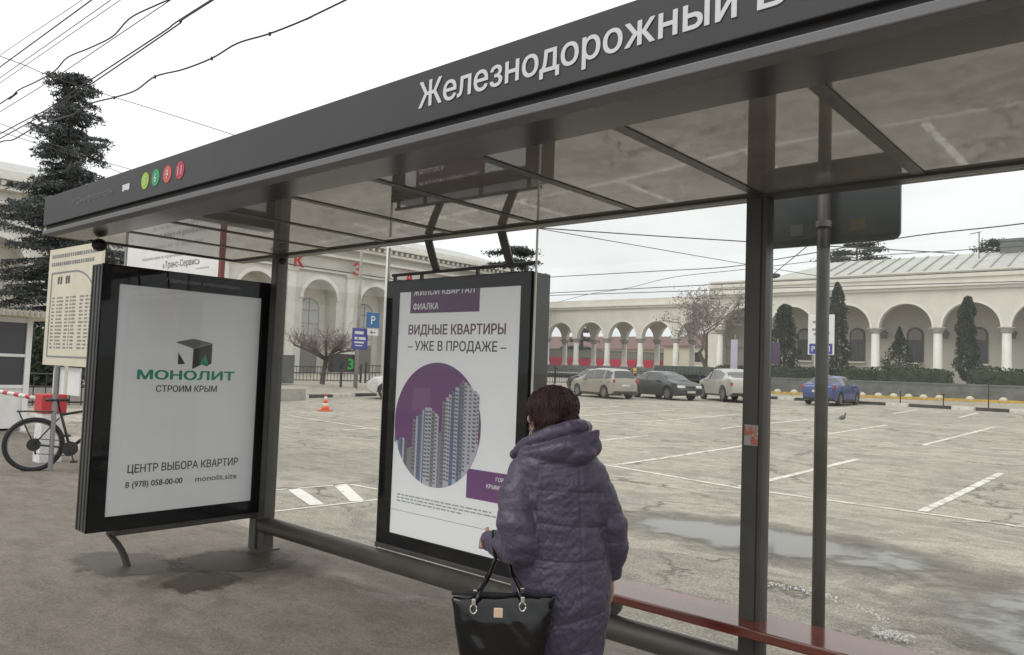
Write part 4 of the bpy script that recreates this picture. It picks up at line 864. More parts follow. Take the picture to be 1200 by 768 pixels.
# ================================================================ PERSON
def remesh(mb, vox, name, smooth=3):
    me = mb.mesh(name); o = bpy.data.objects.new('tmp', me); COL.objects.link(o)
    bm_ = bmesh.new(); bm_.from_mesh(me); bmesh.ops.recalc_face_normals(bm_, faces=bm_.faces[:]); bm_.to_mesh(me); bm_.free()
    r = o.modifiers.new('r', 'REMESH'); r.mode = 'VOXEL'; r.voxel_size = vox; r.use_smooth_shade = True
    s = o.modifiers.new('s', 'SMOOTH'); s.factor = .5; s.iterations = smooth
    dg = bpy.context.evaluated_depsgraph_get(); dg.update(); out = bpy.data.meshes.new_from_object(o.evaluated_get(dg)); bpy.data.objects.remove(o)
    out.polygons.foreach_set('use_smooth', [True]*len(out.polygons)); out.name = name; return out
def ell(b, c, ax, ay, az, n=20, m=14):
    c, ax, ay, az = map(Vector, (c, ax, ay, az)); rs = []
    for i in range(m+1):
        a = PI*(.015+.97*i/m); rs.append([c-az*math.cos(a)+(ax*math.cos(2*PI*k/n)+ay*math.sin(2*PI*k/n))*math.sin(a) for k in range(n)])
    return b.rings(rs)
def cap(b, pts, rs, n=16):
    pts = [Vector(p) for p in pts]; rs = list(rs)
    t0 = (pts[1]-pts[0]).normalized(); t1 = (pts[-1]-pts[-2]).normalized()
    P = [pts[0]-t0*rs[0]*.95, pts[0]-t0*rs[0]*.6]+pts+[pts[-1]+t1*rs[-1]*.6, pts[-1]+t1*rs[-1]*.95]
    R_ = [rs[0]*.25, rs[0]*.78]+rs+[rs[-1]*.78, rs[-1]*.25]
    return b.tube(P, R_, n)
def disp(me, fn):
    n = len(me.vertices); co_ = np.zeros(n*3); me.vertices.foreach_get('co', co_); co_ = co_.reshape(-1, 3); no = np.zeros(n*3); me.vertices.foreach_get('normal', no); no = no.reshape(-1, 3)
    d = np.array([fn(Vector(c), Vector(k)) for c, k in zip(co_, no)]); me.vertices.foreach_set('co', (co_+no*d[:, None]).ravel()); me.update()
# local frame: x = right as seen by the camera, y = away from the camera, z up
PR = math.atan2(.65409754, .75641021)
WM = thing('person', 'woman seen from behind in an aubergine quilted hooded coat, black handbag on her forearm', 'person', (3.8, -.98, 0), PR)
b = MB()
HC = Vector((-.052, .055, 1.425)); tl = math.radians(48); hf = Vector((-math.sin(tl), math.cos(tl), -.05)); hr_ = Vector((math.cos(tl), math.sin(tl), 0)); hu = Vector((0, 0, 1))
ell(b, HC, hr_*.074, hf*.095, hu*.108); ell(b, HC+hf*.025-hu*.055, hr_*.056, hf*.068, hu*.062)
ell(b, HC+hf*.098-hu*.015, hr_*.011, hf*.022, hu*.024, 10, 8); ell(b, HC+hf*.09-hu*.03, hr_*.016, hf*.016, hu*.011, 10, 8)
ell(b, HC+hf*.088-hu*.062, hr_*.022, hf*.010, hu*.006, 10, 8); ell(b, HC+hf*.088-hu*.071, hr_*.019, hf*.010, hu*.006, 10, 8); ell(b, HC+hf*.083-hu*.098, hr_*.02, hf*.014, hu*.012, 10, 8)
for s in (-1, 1):
    ell(b, HC+hr_*s*.031+hf*.078+hu*.004, hr_*.012, hf*.010, hu*.008, 10, 8); ell(b, HC+hr_*s*.076-hf*.004-hu*.012, hr_*.009, hf*.016, hu*.028, 10, 8)
    ell(b, HC+hr_*s*.04+hf*.068-hu*.025, hr_*.02, hf*.016, hu*.022, 10, 8)
cap(b, [(-.03, .01, 1.36), (-.02, -.01, 1.25)], [.052, .06])
ell(b, (0, 0, 1.06), (.15, 0, 0), (0, .10, 0), (0, 0, .22)); ell(b, (.015, 0, .82), (.165, 0, 0), (0, .12, 0), (0, 0, .16)); ell(b, (0, 0, 1.18), (.13, 0, 0), (0, .07, 0), (0, 0, .06))
for s, dx in ((-1, -.085), (1, .11)): cap(b, [(dx, .0, .80), (dx*1.02, .02, .45), (dx*1.05, .0, .10)], [.09, .06, .042]); cap(b, [(dx*1.05, -.02, .045), (dx*1.1, .13, .035)], [.038, .032])
armL = [(-.13, 0, 1.17), (-.17, -.04, 1.05), (-.155, -.08, .90), (-.225, .05, .85), (-.305, .14, .842)]
armR = [(.12, 0, 1.16), (.190, -.005, 1.04), (.245, .01, .91), (.25, .04, .80), (.245, .06, .725)]
cap(b, armL, [.045, .045, .042, .036, .028]); cap(b, armR, [.040, .042, .040, .034, .028])
def hand(b, w0, d, side, curl, s=1.):
    """palm and five unequal fingers; d = direction of the hand, side = thumb side, curl = palm-ward direction"""
    w0, d, side, curl = Vector(w0), Vector(d).normalized(), Vector(side).normalized(), Vector(curl).normalized()
    ell(b, w0+d*.045*s, side*.038*s, curl*.015*s, d*.05*s, 12, 10)
    for k, (off, ln) in enumerate(((.027, .068), (.009, .078), (-.010, .072), (-.028, .055))):
        p = w0+d*.078*s+side*off*s; q = p+d*ln*.42*s+curl*.010*s; r = q+(d*.7+curl*.75).normalized()*ln*.33*s; t = r+(d*.25+curl).normalized()*ln*.27*s
        cap(b, [p-d*.02, p, q, r, t], [.009, .009, .0085, .0078, .0068], 8)
    p = w0+d*.02*s+side*.026*s; q = p+(side*.8+d*.7).normalized()*.032*s; r = q+(d+side*.15+curl*.5).normalized()*.028*s; cap(b, [p, q, r], [.0115, .010, .008], 8)
hand(b, (-.305, .14, .842), (-.35, .9, -.25), (.2, .1, .95), (.9, .35, -.1)); hand(b, (.245, .065, .715), (-.03, .12, -1), (-.2, .97, .1), (-.95, -.15, -.1))
link('body', remesh(b, .0045, 'body', 2), 'skin', WM)
# hair: short bob
b = MB(); HH = HC+Vector((.0, -.008, .004))
ell(b, HH+hu*.022-hf*.020+hr_*.004, hr_*.114, hf*.116, hu*.098); ell(b, HH-hf*.050-hu*.028, hr_*.108, hf*.070, hu*.092); ell(b, HH-hf*.018-hu*.02+hr_*.055, hr_*.05, hf*.062, hu*.08); ell(b, HH-hf*.03-hu*.015-hr_*.062, hr_*.038, hf*.05, hu*.07); ell(b, HH+Vector((.072, -.05, -.028)), (.062, 0, 0), (0, .055, 0), (0, 0, .05)); ell(b, HH+Vector((.10, -.04, -.05)), (.045, 0, -.012), (0, .045, 0), (.01, 0, .028)); ell(b, HH-hf*.035-hu*.02-hr_*.07, hr_*.038, hf*.06, hu*.075)
hm = remesh(b, .007, 'hair', 3)
def fh(p, n):
    q = p-HH; a = math.atan2(q.x, -q.y); return .006*noise.noise(Vector((a*9, p.z*7, 2)))+.005*noise.noise(Vector((a*22, p.z*5, 7)))+.003*noise.noise(p*60)-(0.0)
disp(hm, fh); ho = link('hair', hm, 'hair', WM)
vs = []; sb = MB()
for i in range(420):     # loose strand tips along the lower edge
    a = random.uniform(-1.0, 1.9); p = HH+Vector((math.sin(a)*.103, -math.cos(a)*.107, random.uniform(-.085, .055))); d = Vector((math.sin(a)*.25, -math.cos(a)*.25, -1)).normalized(); l_ = random.uniform(.02, .045)
    s_ = Vector((math.cos(a), math.sin(a), 0))*.0022; sb.add([p-s_, p+s_, p+d*l_+Vector((random.gauss(0, .006), random.gauss(0, .006), 0))], [(0, 1, 2)])
sb.build('hair_strands', 'hair', WM, world=False, kind='stuff')
# coat
b = MB(); S = [(1.365, -.02, .02, .088, .085), (1.32, -.015, .01, .115, .10), (1.27, -.012, -.005, .160, .115), (1.22, -.01, -.01, .188, .13), (1.15, -.005, -.005, .20, .145), (1.05, .0, 0, .198, .155), (.95, .008, 0, .200, .158), (.86, .015, 0, .205, .16), (.76, .022, 0, .212, .17), (.66, .025, 0, .215, .178), (.55, .022, 0, .208, .178), (.45, .018, 0, .198, .172), (.36, .015, 0, .190, .168)]
b.rings([[(cx_+a*math.cos(2*PI*k/36), cy_+c*math.sin(2*PI*k/36), z) for k in range(36)] for z, cx_, cy_, a, c in S])
cap(b, [(-.135, -.01, 1.175), (-.176, -.045, 1.08), (-.176, -.085, .965), (-.150, -.095, .885)], [.082, .086, .088, .086], 20)
cap(b, [(-.145, -.09, .868), (-.205, -.005, .85), (-.262, .085, .845)], [.082, .070, .058], 20); b.tube([(-.255, .078, .845), (-.302, .135, .842)], [.055, .046], 18)
cap(b, [(.125, 0, 1.17), (.178, -.01, 1.07), (.225, .0, .96), (.243, .02, .87)], [.080, .076, .074, .072], 20); cap(b, [(.243, .02, .87), (.244, .045, .79)], [.071, .062], 18); b.tube([(.244, .045, .80), (.245, .062, .725)], [.060, .045], 18)
# stand collar of the folded hood, then its pouch on the back
ring = [(-.198, .10, 1.232), (-.165, .03, 1.272), (-.115, -.045, 1.315), (-.045, -.088, 1.345), (.03, -.088, 1.368), (.085, -.05, 1.378), (.105, .01, 1.37), (.09, .07, 1.34)]
cap(b, ring, [.022, .028, .032, .034, .034, .034, .033, .028], 14)
hr2 = []                                    # the hood pouch: a flattened sack hanging off the collar, lower at the right
for i in range(9):
    t = i/8; x = -.165+.325*t; zt_ = 1.268+.105*t**.8; dep = math.sin(PI*min(1, .12+.80*t))
    zb_ = zt_-.028-.105*dep*(.35+.8*t); yb_ = -.015-.105*math.sin(PI*(.10+.72*t)); th_ = .022+.030*dep
    n_ = 16; hr2.append([(x+.02*math.sin(q_)*0, yb_-th_*math.cos(q_)*(1+.25*math.sin(q_-.6)), (zt_+zb_)/2+(zt_-zb_)/2*math.sin(q_)) for q_ in [2*PI*k/n_ for k in range(n_)]])
b.rings(hr2)
ell(b, (.072, -.118, 1.262), (.072, .0, .018), (.01, .046, 0), (-.012, 0, .038)); ell(b, (.125, -.05, 1.30), (.045, .02, 0), (-.02, .06, 0), (0, 0, .055))
cm_ = remesh(b, .0052, 'coat', 6)
seams = [1.10, .965, .83, .60, .47]
def fc(p, n):
    arm = (p.x < -.095 and p.z > .77) or p.x > .205
    hood = p.z > 1.225 and p.y < .06 or p.z > 1.27
    w_ = noise.noise(Vector((p.x*4, p.y*4, p.z*3)))*.014
    if hood:
        return .003*noise.noise(p*14)+.006*noise.noise(Vector((p.x*6-p.z*12, p.y*5, p.z*17+p.x*8)))+.0015*noise.noise(p*38)
    if arm:
        zz = p.z+w_*1.3+(.5*(p.x+.2) if p.x < 0 and p.z < .93 else 0); ph = abs(math.sin(PI*(zz-.02)/.125)); pf = .0055*(ph**.5)-.004
        return pf+.0065*noise.noise(Vector((p.x*9-p.z*7, p.y*8, p.z*21)))+.0025*noise.noise(p*34)
    zz = p.z+w_+.012*math.sin(p.x*9+p.z*3); zz += .10*(p.x-.08)*(1 if p.z > .8 else -.6); d = min(abs(zz-s) for s in seams); pf = .0040*min(1, (d/.028))**.6-.003-.0025*max(0, 1-d/.006)
    s1 = min(abs(p.x-.085-.02*math.sin(p.z*3)), abs(p.x+.075)); pf -= .005*max(0, 1-s1/.010)
    wr = .0055*noise.noise(Vector((p.x*7+p.z*8, p.y*6, p.z*16-p.x*11)))+.003*noise.noise(Vector((p.x*24-p.z*16, p.y*14, p.z*40)))
    if -.075 < p.x < .09 and p.z < 1.16 or p.z < .62:      # fine zigzag quilting of the back panel and skirt
        q1 = abs(((p.x+p.z*.9+.02*math.sin(p.z*30))/.042) % 1-.5); q2 = abs(((p.x-p.z*.9+.02*math.sin(p.z*26+1))/.042) % 1-.5); wr -= .0026*max(0, 1-min(.5-q1, .5-q2)/.13)
    return pf+wr
disp(cm_, fc); link('coat', cm_, 'coat', WM)
b = MB()
for dx in (-.085, .11): cap(b, [(dx, 0, .60), (dx*1.02, .02, .40), (dx*1.05, 0, .13)], [.10, .075, .058], 14)
link('trousers', remesh(b, .01, 'trousers', 2), 'trouser', WM)
for dx in (-.09, .115): 
    b = MB(); cap(b, [(dx, -.0, .16), (dx, -.005, .06)], [.05, .045], 12); cap(b, [(dx, -.03, .045), (dx+.005, .14, .038)], [.042, .036], 12); link('boot', remesh(b, .008, 'boot', 2), 'boot', WM)

# handbag
BG = thing('handbag', 'glossy black handbag with gold square clasp hanging from the woman\'s forearm', 'handbag', (3.8, -.98, 0), PR)
b = MB(); bf = -.215; rs = []
for z, x0, x1, dp in ((.705, -.432, -.012, .030), (.69, -.430, -.014, .042), (.62, -.415, -.026, .062), (.52, -.396, -.040, .074), (.42, -.380, -.055, .078), (.375, -.372, -.062, .072), (.365, -.355, -.08, .05)):
    q = []; n = 40
    for k in range(n):
        a = 2*PI*k/n; c_, s_ = math.cos(a), math.sin(a); ex = .45; q.append(((x0+x1)/2+(x1-x0)/2*math.copysign(abs(c_)**ex, c_), bf+dp*math.copysign(abs(s_)**.8, s_), z+(.018*((x0+x1)/2-(x0+x1)/2*0 and 0))+ (.012*(math.copysign(abs(c_)**ex, c_)))))
    rs.append(q)
b.rings(rs); bmsh = remesh(b, .008, 'bag_body', 1)
disp(bmsh, lambda p, n: .006*noise.noise(Vector((p.x*9, p.y*9, p.z*7)))+.0028*noise.noise(Vector((p.x*20+p.z*16, p.y*9, p.z*8))))
bb = link('bag_body', bmsh, 'bag', BG)
MB().box(-.43, -.015, bf-.012, bf+.012, .70, .712).build('top_edge', 'blackm', BG, world=False)
for (xr, zr) in ((-.338, .668), (-.146, .684)):
    for sd_ in (-1, 1):
        y = bf+sd_*.062; hx = -.262 if xr < -.2 else -.205
        st = MB().tube([(xr, y, zr+.012), (xr+(hx-xr)*.25, y*.97, zr+.05), (xr+(hx-xr)*.75, -.13 if sd_ < 0 else -.08, .76), (hx, -.055 if sd_ < 0 else -.02, .80 if xr < -.2 else .80), (hx-.015, .02 if sd_ < 0 else .05, .905)], .0075, 8).build('handle', 'bag', BG, world=False, smooth=True)
        r_ = MB(); ang = [2*PI*k/16 for k in range(17)]; r_.tube([(xr+.013*math.cos(a), y-.004*sd_*0, zr-.004+.017*math.sin(a)) for a in ang], .0032, 6); r_.build('ring', 'silver', st, world=False, smooth=True); MB().box(xr-.008, xr+.008, y-.008, y+.008, zr+.012, zr+.036).build('strap_tip', 'silver', st, world=False, bevel=.002)
MB().box(-.258, -.222, bf-.0705, bf-.058, .637, .673).build('clasp', 'gold', BG, world=False, bevel=.002)

# ================================================================ LEFT SIDE
# bicycle
bx0, by0 = -5.88, .02; dirv = Vector((.33, .95, 0)).normalized()
BK = thing('bicycle', 'grey mountain bicycle leaning by the stand left of the left light box', 'bicycle', (bx0, by0, 0), math.atan2(dirv.y, dirv.x))
def wheel(x, r=.335):
    t = MB(); t.tube([(x+r*math.cos(a), 0, r+.025+r*math.sin(a)) for a in [2*PI*k/40 for k in range(41)]], .032, 8, cap=False); wl = t.build('wheel', 'tyre', BK, world=False, smooth=True)
    t = MB(); t.tube([(x+(r-.032)*math.cos(a), 0, r+.025+(r-.032)*math.sin(a)) for a in [2*PI*k/40 for k in range(41)]], .012, 6, cap=False); t.build('rim', 'steel', wl, world=False, smooth=True)
    t = MB()
    for k in range(28):
        a = 2*PI*k/28; t.tube([(x+.02*math.cos(a+.5), (-.03 if k % 2 else .03), r+.025+.02*math.sin(a+.5)), (x+(r-.04)*math.cos(a), 0, r+.025+(r-.04)*math.sin(a))], .0016, 3)
    t.build('spokes', 'steel', wl, world=False, kind='stuff'); MB().tube([(x, -.05, r+.025), (x, .05, r+.025)], .022, 10).build('hub', 'iron', wl, world=False)
wheel(0); wheel(1.07)
R0 = Vector((0, 0, .36)); BBk = Vector((.43, 0, .30)); ST = Vector((.28, 0, .82)); HT = Vector((.82, 0, .86)); HB = Vector((.88, 0, .70)); FX = Vector((1.07, 0, .36))
b = MB()
for a, c, r in ((BBk, ST, .017), (ST+Vector((.01, 0, -.06)), HT, .018), (BBk, HB, .024), (HT+Vector((-.01, 0, .03)), HB, .024)): b.tube([a, c], r, 8)
for s in (-.05, .05): b.tube([R0+Vector((0, s, 0)), BBk+Vector((0, s*.4, 0))], .010, 6).tube([R0+Vector((0, s, 0)), ST+Vector((0, s*.3, -.1))], .009, 6)
b.build('frame', 'iron', BK, world=False, smooth=True)
b = MB()
for s in (-.055, .055): b.tube([FX+Vector((0, s, 0)), HB+Vector((.01, s, -.02))], .015, 8)
b.tube([HB+Vector((.01, -.055, -.02)), HB+Vector((.01, .055, -.02))], .016, 8); b.build('fork', 'iron', BK, world=False, smooth=True)
MB().tube([HT, HT+Vector((-.02, 0, .08)), HT+Vector((.05, 0, .10))], .014, 8).tube([(.86, -.31, .99), (.87, -.12, .96), (.87, .12, .96), (.86, .31, .99)], .012, 8).tube([(.86, -.32, .99), (.86, -.22, .975)], .018, 8).tube([(.86, .32, .99), (.86, .22, .975)], .018, 8).build('handlebar', 'iron', BK, world=False, smooth=True)
MB().tube([ST, (.25, 0, .95)], .013, 8).rings([[(x, w_*math.cos(a), .965+.022*math.sin(a)) for a in [2*PI*k/10 for k in range(10)]] for x, w_ in ((.10, .05), (.14, .075), (.24, .06), (.34, .022), (.39, .012))]).build('saddle', 'iron', BK, world=False, smooth=True)
b = MB()
for z, r in ((0, .10), ): b.rings([[(BBk.x+rr*math.cos(a), -.055+dy, BBk.z+rr*math.sin(a)) for a in [2*PI*k/20 for k in range(20)]] for rr, dy in ((r, 0), (r, .006))])
b.rings([[(R0.x+rr*math.cos(a), -.045+dy, R0.z+rr*math.sin(a)) for a in [2*PI*k/20 for k in range(20)]] for rr, dy in ((.085, 0), (.085, .012))]); b.tube([BBk+Vector((0, -.07, 0)), BBk+Vector((.05, -.07, -.16))], .01, 6).box(BBk.x+.01, BBk.x+.10, -.16, -.07, BBk.z-.185, BBk.z-.16).tube([BBk+Vector((0, .07, 0)), BBk+Vector((-.05, .07, .16))], .01, 6).box(BBk.x-.09, BBk.x-.0, .07, .16, BBk.z+.15, BBk.z+.175); b.tube([BBk+Vector((0, -.05, .1)), R0+Vector((0, -.04, .083))], .005, 4).tube([BBk+Vector((0, -.05, -.1)), R0+Vector((.02, -.04, -.12))], .005, 4).tube([R0+Vector((.01, -.05, -.02)), R0+Vector((.03, -.05, -.13))], .014, 6)
b.build('drivetrain', 'iron', BK, world=False, kind='stuff')
MB().box(-.22, .22, -.05, .05, .80, .815).tube([(-.2, .04, .81), (0, .05, .36)], .006, 5).tube([(-.2, -.04, .81), (0, -.05, .36)], .006, 5).build('rear_rack', 'iron', BK, world=False)

# timetable stand
TS = thing('timetable_board', 'cream timetable board with rounded black outline standing behind the left light box', 'timetable', (-5.4, .2, 0))
tx0, tx1 = -6.24, -4.54; td = Vector((1, .03, 0)).normalized(); to = Vector((tx0, .17, 0)); nrm = Vector((td.y, -td.x, 0))
def tp(x, z, d=0.): p = to+td*x+nrm*d; return (p.x, p.y, z)
pl = MB().prism([tp(0, 1.44), tp(1.71, 1.44), tp(1.71, 3.06), tp(0, 3.06)], tuple(-nrm*.04)).build('panel', 'cream', TS)
b = MB()
def seg_(a, c, wd=.012):
    a, c = Vector(a), Vector(c); d = (c-a).normalized(); q = d.cross(nrm)*wd; b.add([a-q, c-q, c+q, a+q], [(0, 1, 2, 3)])
seg_(tp(.13, 1.56, .003), tp(.13, 2.72, .003), .018); seg_(tp(.13, 1.56, .003), tp(1.58, 1.56, .003)); seg_(tp(1.58, 1.56, .003), tp(1.58, 2.3, .003)); seg_(tp(.13, 2.72, .003), tp(.9, 2.72, .003))
pr_ = tp(.9, 2.72, .003)
for k in range(1, 11): a = PI/2*k/10; q_ = tp(.9+.68*math.sin(a), 2.3+.42*math.cos(a), .003); seg_(pr_, q_); pr_ = q_
b.build('outline', 'inkg', pl)
b = MB()
for i in range(15):
    z = 2.36-i*.049
    for x0, ln in ((.20, .09), (.36, .06), (.44, .13), (.66, .10), (.80, .05), (.88, .12), (1.12, .12), (1.30, .10), (1.44, .07)):
        l_ = ln*random.uniform(.7, 1.15); b.add([tp(x0, z, .003), tp(x0+l_, z, .003), tp(x0+l_, z+.022, .003), tp(x0, z+.022, .003)], [(0, 1, 2, 3)])
for r_, (zz, n_) in enumerate(((2.93, 22), (2.82, 20))):
    x = .1
    for i in range(n_):
        l_ = random.uniform(.04, .06); b.add([tp(x, zz, .003), tp(x+l_, zz, .003), tp(x+l_, zz+.05, .003), tp(x, zz+.05, .003)], [(0, 1, 2, 3)]); x += .07
b.build('rows', 'inkg', pl, kind='stuff')
b = MB()
for x0 in (.35, .44, .62, .70): b.add([tp(x0, 2.56, .003), tp(x0+.05, 2.56, .003), tp(x0+.06, 2.67, .003), tp(x0, 2.66, .003)], [(0, 1, 2, 3)])
b.build('emblem', 'ink', pl)
for x in (.45, 1.45): MB().tube([tp(x, 0, -.03), tp(x, 1.45, -.03)], .032, 8).build('leg', 'steel', TS)
for x in (.25, .75): MB().prism([tp(x, 1.05, -.06), tp(x+.38, 1.05, -.06), tp(x+.38, 1.42, -.06), tp(x, 1.42, -.06)], tuple(-nrm*.02)).build('small_plate', 'white', TS)

# barrier
BA = thing('barrier', 'white barrier post with red motor box and red-white striped arm by the booth', 'barrier', (-6.6, .65, 0))
MB().box(-6.72, -6.44, .5, .8, .0, .72).build('cabinet', 'white', BA, bevel=.01); MB().box(-6.74, -6.42, .48, .82, .72, 1.0).build('motor_box', 'red', BA, bevel=.015)
a0, a1 = Vector((-6.7, .50, .93)), Vector((-9.6, -.3, 1.12)); n = 22
arm = MB().tube([a0, a1], .030, 8).build('arm', 'white', BA, smooth=True)
for k in range(n):
    if k % 2: p = a0.lerp(a1, k/n); q = a0.lerp(a1, (k+.8)/n); MB().tube([p, q], .0315, 8).build('stripe', 'red', arm, smooth=True)

for _o in (BA,): _o.location.x -= .2; _o.location.y -= .16
# ticket booth
BO = thing('ticket_booth', 'small white-framed glazed booth with flat corrugated roof at the left edge', 'booth', (-13, 1.6, 0))
def P_(x0, x1, y0, y1, z0, z1, nm, m, par=None, **k): return MB().box(x0, x1, y0, y1, z0, z1).build(nm, m, par or BO, **k)
bxr = -11.95; P_(-14.1, bxr-.06, -1.0, 1.72, .05, .86, 'lower_wall', 'white'); P_(-14.2, -11.4, -1.2, 2.4, 2.31, 2.42, 'roof', 'cream', bevel=.01)
for x, y in ((bxr-.10, 1.66), (bxr-.10, .35), (bxr-.10, -.95), (-14.05, 1.66)): P_(x, x+.10, y, y+.10, 0, 2.31, 'upright', 'white')
fr = P_(bxr-.09, bxr-.02, -.9, 1.70, .86, .93, 'window_frame', 'white'); P_(bxr-.09, bxr-.02, -.9, 1.7, 1.50, 1.56, 'transom', 'white', fr); P_(bxr-.09, bxr-.02, -.9, 1.7, 2.2, 2.3, 'transom', 'white', fr)
P_(bxr-.07, bxr-.06, .45, 1.66, .93, 2.2, 'pane', 'winglass', fr); P_(bxr-.07, bxr-.06, -.85, .35, .93, 2.2, 'pane', 'winglass', fr)
P_(-14.1, bxr-.1, -1.0, -.97, .93, 2.2, 'pane', 'winglass', fr); P_(bxr-.055, bxr-.05, .95, 1.15, 1.2, 1.42, 'notice', 'white', fr)
y = -1.2; b = MB()
while y < 2.35: b.box(-11.41, -11.36, y, y+.05, 2.33, 2.44); y += .1
b.build('roof_ribs', 'kerb', BO, kind='stuff')
for (x, y, zz) in ((-11.55, 2.3, 2.31),): MB().tube([(x, y, 0), (x, y, zz)], .04, 8).build('canopy_post', 'cream', BO)
fence([(-19.5, 3.2), (-18.8, 8.2)], 1.1, 'grey railing behind the white booth', .3)
LWl = MB().box(-20.5, -20.2, -3, 14, 0, .55).build('low_wall', 'kerb'); tag(LWl, 'low pale plinth wall far behind the white booth', 'wall')

# banner board
BN2 = thing('banner_board', 'large white notice banner on a red frame behind the left light box', 'banner', (-6.4, 2.0, 0))
bn = MB().box(-8.16, -4.88, 2.0, 2.02, .85, 3.62).build('banner_sheet', 'white', BN2)
P_(-4.88, -4.80, 1.98, 2.04, 0, 3.6, 'frame_post', 'redpost', BN2); P_(-8.23, -8.17, 1.98, 2.04, 0, 3.6, 'frame_post', 'steel', BN2)
def bt(s, x, z, h, wd, m_='inkg'): text('banner_text', s, m_, bn, (x, 1.9985, z), XD, ZD, h, wd, .004)
bt('ремонт', -7.25, 3.42, .035, .45); bt('перевозки и хранение багажа', -7.55, 3.23, .055, 2.0)
bt('«Транс-Сервис»', -6.75, 3.06, .11, 1.25, 'ink'); bt('на вокзале', -5.6, 2.98, .03, .4)
bt('у рынка на Вокзальной', -6.9, 1.41, .085, 1.55, 'ink'); bt('билеты и багаж', -7.3, 1.60, .045, 1.9); bt('ежедневно', -7.2, 1.28, .05, 1.9)

# signs near the hall
def pole(nm, lab, x, y, z1, r, m_='steel', cat='pole', grp=None):
    t = thing(nm, lab, cat, (x, y, g(y)), 0, grp); MB().tube([(x, y, g(y)), (x, y, z1)], [r, r*.7], 8).build('shaft', m_, t, smooth=True); return t
t = pole('parking_sign', 'blue square parking sign with white P on a thin post before the hall', -27.9, 23.3, 4.55, .035, cat='road sign')
p = MB().box(-27.87, -27.83, 22.85, 23.75, 3.65, 4.50).build('blue_plate', 'blue', t, bevel=.02); text('letter', 'P', 'white', p, (-27.825, 23.3, 3.85), YD, ZD, .48, None, .02, 'C')
p = MB().box(-27.87, -27.83, 22.95, 23.7, 3.22, 3.60).build('white_plate', 'white', t); b = MB().box(-27.828, -27.826, 23.2, 23.28, 3.3, 3.5).box(-27.828, -27.826, 23.1, 23.5, 3.36, 3.42); b.build('pictogram', 'inkg', p)
t = pole('information_sign', 'violet-blue information sign with white lines left of the parking sign', -28.1, 22.6, 3.7, .035, cat='road sign')
p = MB().box(-28.0, -27.96, 22.03, 23.1, 2.40, 3.58).build('violet_plate', 'violet', t, bevel=.02); b = MB()
for z, a, c, hh in ((3.25, .15, .75, .16), (2.95, .15, .35, .14), (2.95, .42, .9, .14), (2.75, .15, .8, .09), (2.60, .2, .7, .05)): b.add([(-27.955, 22.03+a, z), (-27.955, 22.03+c, z), (-27.955, 22.03+c, z+hh), (-27.955, 22.03+a, z+hh)], [(0, 1, 2, 3)])
b.build('white_lines', 'white', p)
pole('lamp_post', 'tall pale lamp post beside the violet-blue sign', -30, 23.95, 11.5, .11, 'kerb', 'lamp post')
pole('lamp_post', 'tall pale lamp post just left of the middle light box', -25, 21.8, 10.5, .10, 'white', 'lamp post')
t = thing('led_board', 'dark electronic board showing a green figure below the violet-blue sign', 'display', (-30.3, 23.2, .3)); p = MB().box(-30.4, -30.2, 22.3, 24.1, 1.1, 2.15).build('case', 'plastic', t); text('green_display', '3', 'led', p, (-30.19, 23.7, 1.30), YD, ZD, .62, .42, .03, 'C'); MB().box(-30.35, -30.25, 23.1, 23.2, .2, 1.1).build('leg', 'plastic', t)
t = thing('utility_cabinet', 'dark grey utility cabinet left of the bare pollarded tree', 'cabinet', (-34.5, 21.8, .3)); MB().box(-34.7, -34.2, 21.2, 22.6, .3, 2.0).build('box', 'greywall', t, bevel=.02); MB().box(-34.195, -34.19, 21.3, 22.5, .5, 1.9).build('door', 'greywall', t)
# P sign on white board at the right
t = pole('board_sign', 'white board sign with blue letters at its foot behind the sign pole', -8.35, 38, 5.3, .06, cat='road sign')
p = MB().box(-9.09, -7.71, 37.9, 37.95, 3.0, 5.15).build('white_panel', 'white', t, bevel=.02); MB().box(-9.0, -7.8, 37.88, 37.899, 3.05, 3.6).build('blue_strip', 'violet', p); text('lettering', 'P  КП', 'white', p, (-8.4, 37.878, 3.18), XD, ZD, .30, .95, .01, 'C')
b = MB()
for a, c, z in ((.25, .40, 4.7), (.22, .42, 4.3), (.3, .5, 4.05), (.9, 1.15, 4.1), (.85, 1.0, 3.9)): b.add([(-9.09+a, 37.897, z), (-9.09+c, 37.897, z), (-9.09+c, 37.897, z+.12), (-9.09+a, 37.897, z+.12)], [(0, 1, 2, 3)])
b.build('pictogram', 'inkg', p)

